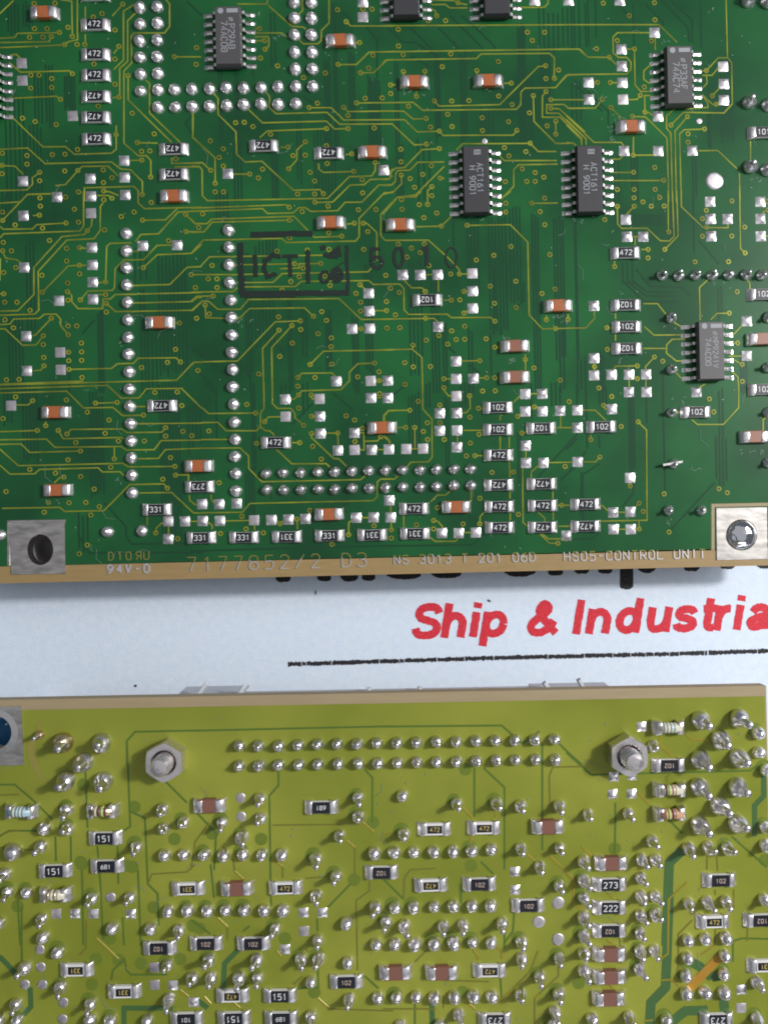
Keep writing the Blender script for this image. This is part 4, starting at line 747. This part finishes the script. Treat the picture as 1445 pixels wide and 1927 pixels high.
lt("O 570,455 640,530;O 805,470 805,530;O 630,650 630,710;O 1190,800 1370,970;O 1030,790 1085,835;U 680,20 760,90;U 510,350 595,435;U 110,735 180,800;U 280,1050 340,1110;U 0,920 50,975 50,1130 80,1165 180,1165;U 860,990 730,1110 725,1445;Z 735,550 725,940 680,975;Z 680,1130 750,1125 810,1180;N 1110,690 1170,740;N 1225,560 1305,630;N 310,910 370,965;N 590,830 655,880;N 185,1240 260,1310;N 1390,650 1430,640;Z 960,950 1060,880;X 95,1250 140,1300;X 300,1290 350,1330;X 905,1260 990,1335;Y 640,910 680,960 680,990;Y 810,880 850,930 850,980;Y 890,1240 925,1195;Y 820,1295 900,1215;Y 1090,1255 1115,1230;Y 600,1290 660,1340;W 690,830 850,980;W 1290,1200 1350,1250;X 610,920 640,960;Z 560,1420 620,1415;Z 290,840 320,865;Z 290,1150 330,1185;Z 800,1040 830,1060;S 670,1300 770,1390;S 850,1220 900,1265 1010,1260;S 670,1225 670,1290", .030, M['trace_olive'], 'copper_traces', .0032)
lt("O 1195,440 1190,230 1215,165 1445,160;N 1170,740 1170,960;N 580,580 1040,575 1200,575;N 300,820 315,920;N 655,880 655,960;N 260,1310 260,1400;X 990,1335 1445,1350;X 1275,420 1275,490 1180,560 1190,1060;X 820,905 840,930;Y 230,1000 320,910;Y 925,1195 1050,1070 1110,920;Y 1255,1020 1255,1100 1115,1230;Y 1085,1255 1085,1445;Y 150,540 155,400 200,340 380,330;Z 1005,240 1005,340;Z 1075,240 1080,350;Z 1195,480 1195,620;Z 800,1040 800,800 900,700;Z 1065,760 1060,880;Z 0,370 50,420 50,580;M 20,650 70,625 140,620;M 1060,1000 1090,930 1340,915 1400,860;M 0,740 260,760;N 0,900 30,700 130,560;X 730,1160 800,1100;U 750,200 715,240 720,270;W 620,700 620,900 570,950;Y 430,1130 760,1140;Y 430,1240 435,1330;Y 0,1335 380,1335;N 820,960 1000,945;Z 380,830 385,880;Z 1060,480 1065,520;Z 1295,750 1290,850;M 0,365 140,360", .028, M['trace_brown'], 'faint_traces', .0022)
mb = MB(); ribbon(mb, [Lw(px('Z', 1095, 965)), Lw(px('Z', 872, 1195))], .12, ZN, .006, 0, .92); stuff('orange_track', mb, M['trace_orange'], YB, kind=None)

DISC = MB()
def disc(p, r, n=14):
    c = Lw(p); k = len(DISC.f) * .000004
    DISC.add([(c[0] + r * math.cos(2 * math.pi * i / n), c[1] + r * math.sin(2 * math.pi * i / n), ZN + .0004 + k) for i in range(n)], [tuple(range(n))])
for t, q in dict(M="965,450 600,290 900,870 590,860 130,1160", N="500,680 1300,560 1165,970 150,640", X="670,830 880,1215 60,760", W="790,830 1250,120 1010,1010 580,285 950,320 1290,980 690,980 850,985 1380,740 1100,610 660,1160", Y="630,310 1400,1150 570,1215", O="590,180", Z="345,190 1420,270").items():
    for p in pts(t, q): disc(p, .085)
def row(a, b, n): return [(a[0] + (b[0] - a[0]) * i / (n - 1), a[1] + (b[1] - a[1]) * i / (n - 1)) for i in range(n)]
for p in row((450.7, 1402.6), (1042.1, 1390.8), 17) + row((451.5, 1440), (1043, 1427.6), 17): joint(YB, p, ZN, D_LC, L_SHORT)
pin = dict(M="490,465 495,597 1172,462 1180,595 1315,555 305,728 980,728 48,925 65,1055 665,1095 935,1090 1283,1322 310,1245", N="495,385 500,525 225,560 368,660 1197,380 1200,515 1063,650 890,812 1035,942 898,1080 605,1315 908,1400 1315,1165",
 X="130,980 470,975 143,1105 345,1108 478,1107 783,972 915,970 1130,1258 862,1385", W="187,1035 445,1175 125,1290 652,1290 1203,1015 1378,1107 1215,1262 655,1410",
 O="525,422 810,420 985,440 1260,440 150,635 985,745 1262,740 1120,875 1262,1010", Y="25,710 158,735 435,735 573,730 850,720 988,850 988,970 1120,1097 1258,965 985,1225 1258,1220 542,1365 1225,1350",
 Z="120,275 120,408 120,540 120,675 120,805 120,930 120,1055 535,260 635,265 530,395 530,525 630,525 527,660 635,655 525,785 525,915 625,910 520,1040 605,130 1355,1140 1355,1395 447,1390", U="152,500 435,495 870,742 1012,735 1145,738 868,1135 1003,1125 1137,1122 1410,590 1415,720 1405,1107", S="615,1305")
L_DIP = lead_meshes(.022, .09, .128, M['lead'], 6, .012, seed=19)
dip = dict(M="330,597 200,1058 1185,787 1325,787 1210,1185 1348,1182 813,1312 1083,1312 318,1373", N="98,785 235,787 373,785 512,785 648,785 118,1182 250,1182 387,1182 525,1182 662,1182 1115,1272 1390,1265 1308,775 1320,1425",
 X="1120,997 855,1135 1325,865 1333,1250 15,1108", W="427,922 795,1410 1060,1412 135,1410 5,1405 5,720", O="140,365 78,770 220,768 360,765 503,760 635,758 773,752 85,1165 220,1162 365,1160 503,1155 635,1152 773,1150", Y="90,865 230,862 368,860 505,857 642,855 777,852 98,1250 237,1245 370,1247 508,1240 645,1240 778,1238 130,1445 410,1445 1210,1440",
 Z="860,835 990,830 1135,820 860,962 1125,950 853,1090 1122,1080 850,1215 985,1210 1118,1212 180,1395 710,1405", S="1365,1210 1365,1350", U="1425,185")
seen = []
for dct, lead, dm in ((pin, L_LONG, D_LO), (dip, L_DIP, D_LO)):
    for t, s in dct.items():
        for p in pts(t, s):
            if any((p[0] - q[0]) ** 2 + (p[1] - q[1]) ** 2 < 150 for q in seen): continue
            seen.append(p); joint(YB, p, ZN, dm, lead, s=random.uniform(.97, 1.12))
            if random.random() < .35: disc((p[0] - 4, p[1] - 4), random.uniform(.095, .115))  # inner pad doubling as a painted shade halo, up-left of the joint
for t, s in dict(P="735,1280", M="608,125 475,262 750,262", S="960,1120 1225,1110 1095,1255", U="955,105 1225,95 952,305 1220,300 1085,440 945,575 1215,565").items():
    for p in pts(t, s): joint(YB, p, ZN, D_BIG, L_BIG)
b = joint(YB, px('P', 465, 1280), ZN, D_BIG, L_BIG); b.data = b.data.copy(); b.data.materials[0] = M['brass']
b = joint(YB, px('P', 290, 1225), ZN, D_LO, L_LONG, s=.75); b.data = b.data.copy(); b.data.materials[0] = M['copper_tip']
b = joint(YB, px('M', 100, 765), ZN, D_BIG, None, s=.9)
for t, s in dict(N="355,385 357,520", W="290,912 297,1037 180,1162 305,1162 455,1290 450,1410", M="795,1095").items():
    for p in pts(t, s): joint(YB, p, ZN, D_FLAT, s=.8)
for p in pts('O', "1255,1137 1115,1272 1255,1397"): joint(YB, p, ZN, D_FLAT, s=1.0)
for t, s in dict(M="405,1215 540,1215 672,1215 940,1217", W="1105,1040 1108,1165 1240,1168 1385,1290", N="803,1208 938,1208 808,1340", X="672,910 22,1290", O="945,915 947,1045", U="340,235 470,225 332,360 468,358", Z="1252,1200 1250,1330", S="540,1170").items():
    for p in pts(t, s): pad(YB, p, ZN, PADS_L, AL)
w, g, tn = 'print_white', 'print_gold', 'print_tan'
for t, x, y, c, fl, ik, sm in [('M', 757, 665, '151', 0, w, 0), ('M', 770, 865, '681', 0, w, 1), ('M', 400, 898, '151', 0, w, 0), ('M', 1350, 1025, '331', 1, g, 1), ('N', 930, 445, '681', 1, w, 1), ('N', 675, 1020, '472', 0, g, 1), ('N', 1360, 910, '102', 1, tn, 1), ('X', 110, 857, '102', 0, tn, 1), ('X', 447, 857, '102', 0, tn, 1),
   ('X', 1110, 1130, '102', 0, tn, 1), ('X', 297, 1230, '472', 1, g, 1), ('X', 637, 1230, '151', 0, w, 0), ('X', 307, 1390, '151', 1, w, 0), ('X', 645, 1390, '681', 0, w, 1), ('W', 1340, 1395, '101', 1, w, 1), ('W', 1145, 890, '102', 1, tn, 1), ('W', 555, 1045, '331', 1, g, 1), ('W', 895, 1200, '331', 1, g, 1),
   ('O', 370, 600, '472', 0, g, 1), ('O', 722, 592, '472', 0, g, 1), ('O', 343, 1000, '472', 1, g, 1), ('O', 690, 993, '102', 0, tn, 1), ('O', 1037, 1145, '102', 0, tn, 1), ('Y', 763, 1050, '472', 1, g, 1), ('Y', 800, 1400, '273', 1, w, 0),
   ('U', 727, 145, '102', 1, tn, 1), ('U', 307, 995, '273', 0, w, 0), ('U', 307, 1160, '222', 0, w, 0), ('U', 305, 1325, '102', 1, tn, 1), ('U', 1090, 965, '102', 0, tn, 1), ('U', 1045, 1260, '472', 0, g, 1), ('U', 1385, 1250, '102', 1, tn, 1), ('Z', 1410, 1015, '331', 1, g, 1), ('Z', 1070, 1400, '273', 1, w, 0)]:
    resistor(YB, px(t, x, y), ZN, AL, c, fl, ik, sm)
for t, x, y in [('N', 135, 430), ('N', 330, 1020), ('O', 1175, 580), ('Y', 90, 1060), ('Y', 420, 1060), ('U', 315, 840), ('Z', 305, 930), ('Z', 305, 1090), ('Z', 300, 1245)]: capacitor(YB, px(t, x, y), ZN, AL, 'cap_rose')
# cylindrical resistors with colour bands
CYT = terminal_meshes(.10, .125, M['solder'], seed=15, wide=.085, xe=.225)
def cyl(mb, x0, x1, r, zc, mi, n=16):
    v = []; f = []
    for x in (x0, x1):
        for k in range(n): a = 2 * math.pi * k / n; v.append((x, r * math.cos(a), zc + r * math.sin(a)))
    for k in range(n): f.append((k, (k + 1) % n, n + (k + 1) % n, n + k))
    f += [tuple(range(n - 1, -1, -1)), tuple(range(n, 2 * n))]; mb.add(v, f, mi)
for t, x, y, base, bands in [('M', 165, 470, 'band_blue', ['band_cream', 'band_blue', 'band_cream', 'band_blue']), ('M', 745, 465, 'brass', ['band_cream', 'band_brown', 'band_green', 'band_brown']), ('M', 410, 1060, 'band_cream', ['brass', 'band_cream', 'brass', 'band_cream']),
                          ('S', 720, 1165, 'band_cream', ['band_grey', 'band_cream', 'band_grey', 'band_grey']), ('U', 730, 315, 'band_cream', ['band_brown', 'band_green', 'band_orange', 'band_cream']), ('U', 730, 485, 'band_orange', ['band_orange', 'band_green', 'band_brown', 'band_orange'])]:
    q = px(t, x, y); xx, yy = at(q[0], q[1], ZN); mb = MB(); cyl(mb, -.15, .15, .066, .072, 0)
    b = obj('cylinder_resistor', mb.mesh('enamel_body', M[base], True), YB, (xx - yo.x, yy - yo.y, ZN - yo.z), AL + random.uniform(-.03, .03))
    for i, k in enumerate(bands):
        m2 = MB(); c0 = -.082 + i * .043; cyl(m2, c0, c0 + .028, .0685, .072, 0); obj('colour_band', m2.mesh('colour_band', M[k], True), b)
    obj('terminal', random.choice(CYT), b); obj('terminal', random.choice(CYT), b, rot=math.pi)
# hex nuts on threaded studs
def nut(p, tip):
    x, y = at(p[0], p[1], ZN); b = obj('stud_and_nut', None, YB, (x - yo.x, y - yo.y, ZN - yo.z), R(30) + random.uniform(-.05, .05))
    mb = MB(); n = 24; H = .21; v = []; f = []; rows = []
    def hexr(a): a = a % (math.pi / 3); return .232 / math.cos(a - math.pi / 6)
    for (kind, z) in (('h', 0), ('h', H - .03), ('c', H), ('w', H), ('i', H - .03), ('i', H - .14)):
        for k in range(n):
            a = 2 * math.pi * k / n; r = {'h': hexr(a), 'c': min(hexr(a) * .985, .252), 'w': .165, 'i': .150}[kind]
            pass
            v.append((r * math.cos(a), r * math.sin(a), z))
    for i in range(5):
        for k in range(n): f.append((i * n + k, i * n + (k + 1) % n, (i + 1) * n + (k + 1) % n, (i + 1) * n + k))
    mb.add(v, f); obj('hex_nut', mb.mesh('hex_nut', M['steel']), b)
    mb = MB(); prof = []; z = 0.0
    while z < .36: prof += [(.112, z), (.128, z + .022)]; z += .044
    prof += [(.116, z), (.100, z + .02), (.06, z + .030), (.001, z + .034)]
    lathe(mb, prof, 22); obj('threaded_stud', mb.mesh('threaded_stud', M['steel'], False), b)
nut(px('P', 1205, 1392), None); nut(px('S', 418, 1352), None)
# flux stain by the left hole
mb = MB(); v = []; f = []; path = smooth_path([px('P', *q) for q in ((292, 1115), (285, 1180), (262, 1240), (236, 1300), (240, 1380), (262, 1450), (300, 1530), (318, 1560))], 5)
for i, p in enumerate(path):
    c = Lw(p); wd = .008 + .055 * math.sin(math.pi * min(1, (i + .5) / len(path))) * (1 + rr.uniform(-.2, .2)); v += [(c[0] - wd, c[1], ZN + .002), (c[0] + wd * .6, c[1], ZN + .002)]
mb.add(v, [(2 * i, 2 * i + 1, 2 * i + 3, 2 * i + 2) for i in range(len(path) - 1)]); stuff('flux_stain', mb, M['stain'], YB, kind=None)
stuff('buried_pads_and_shade_halos', DISC, M['pad_halo_olive'], YB)
# dust and small scratches on both boards
for root, fn, z0, (x0, x1, y0, y1), n in ((GB, U, ZM, (5, 1440, 5, 1040), 230), (YB, Lw, ZN, (5, 1435, 1345, 1922), 120)):
    mb = MB(); rd = random.Random(77)
    for i in range(n):
        p = (rd.uniform(x0, x1), rd.uniform(y0, y1)); c = fn(p); k = rd.random(); a = rd.uniform(0, 6.28)
        l = rd.uniform(.008, .018) if k < .8 else rd.uniform(.05, .16)
        ribbon(mb, [(c[0], c[1]), (c[0] + l * math.cos(a), c[1] + l * math.sin(a)), (c[0] + 1.7 * l * math.cos(a + .4), c[1] + 1.7 * l * math.sin(a + .4))], rd.uniform(.006, .013) if k < .8 else .004, z0 + .0068, .002, 0, .7)
    stuff('dust', mb, M['flux'], root)
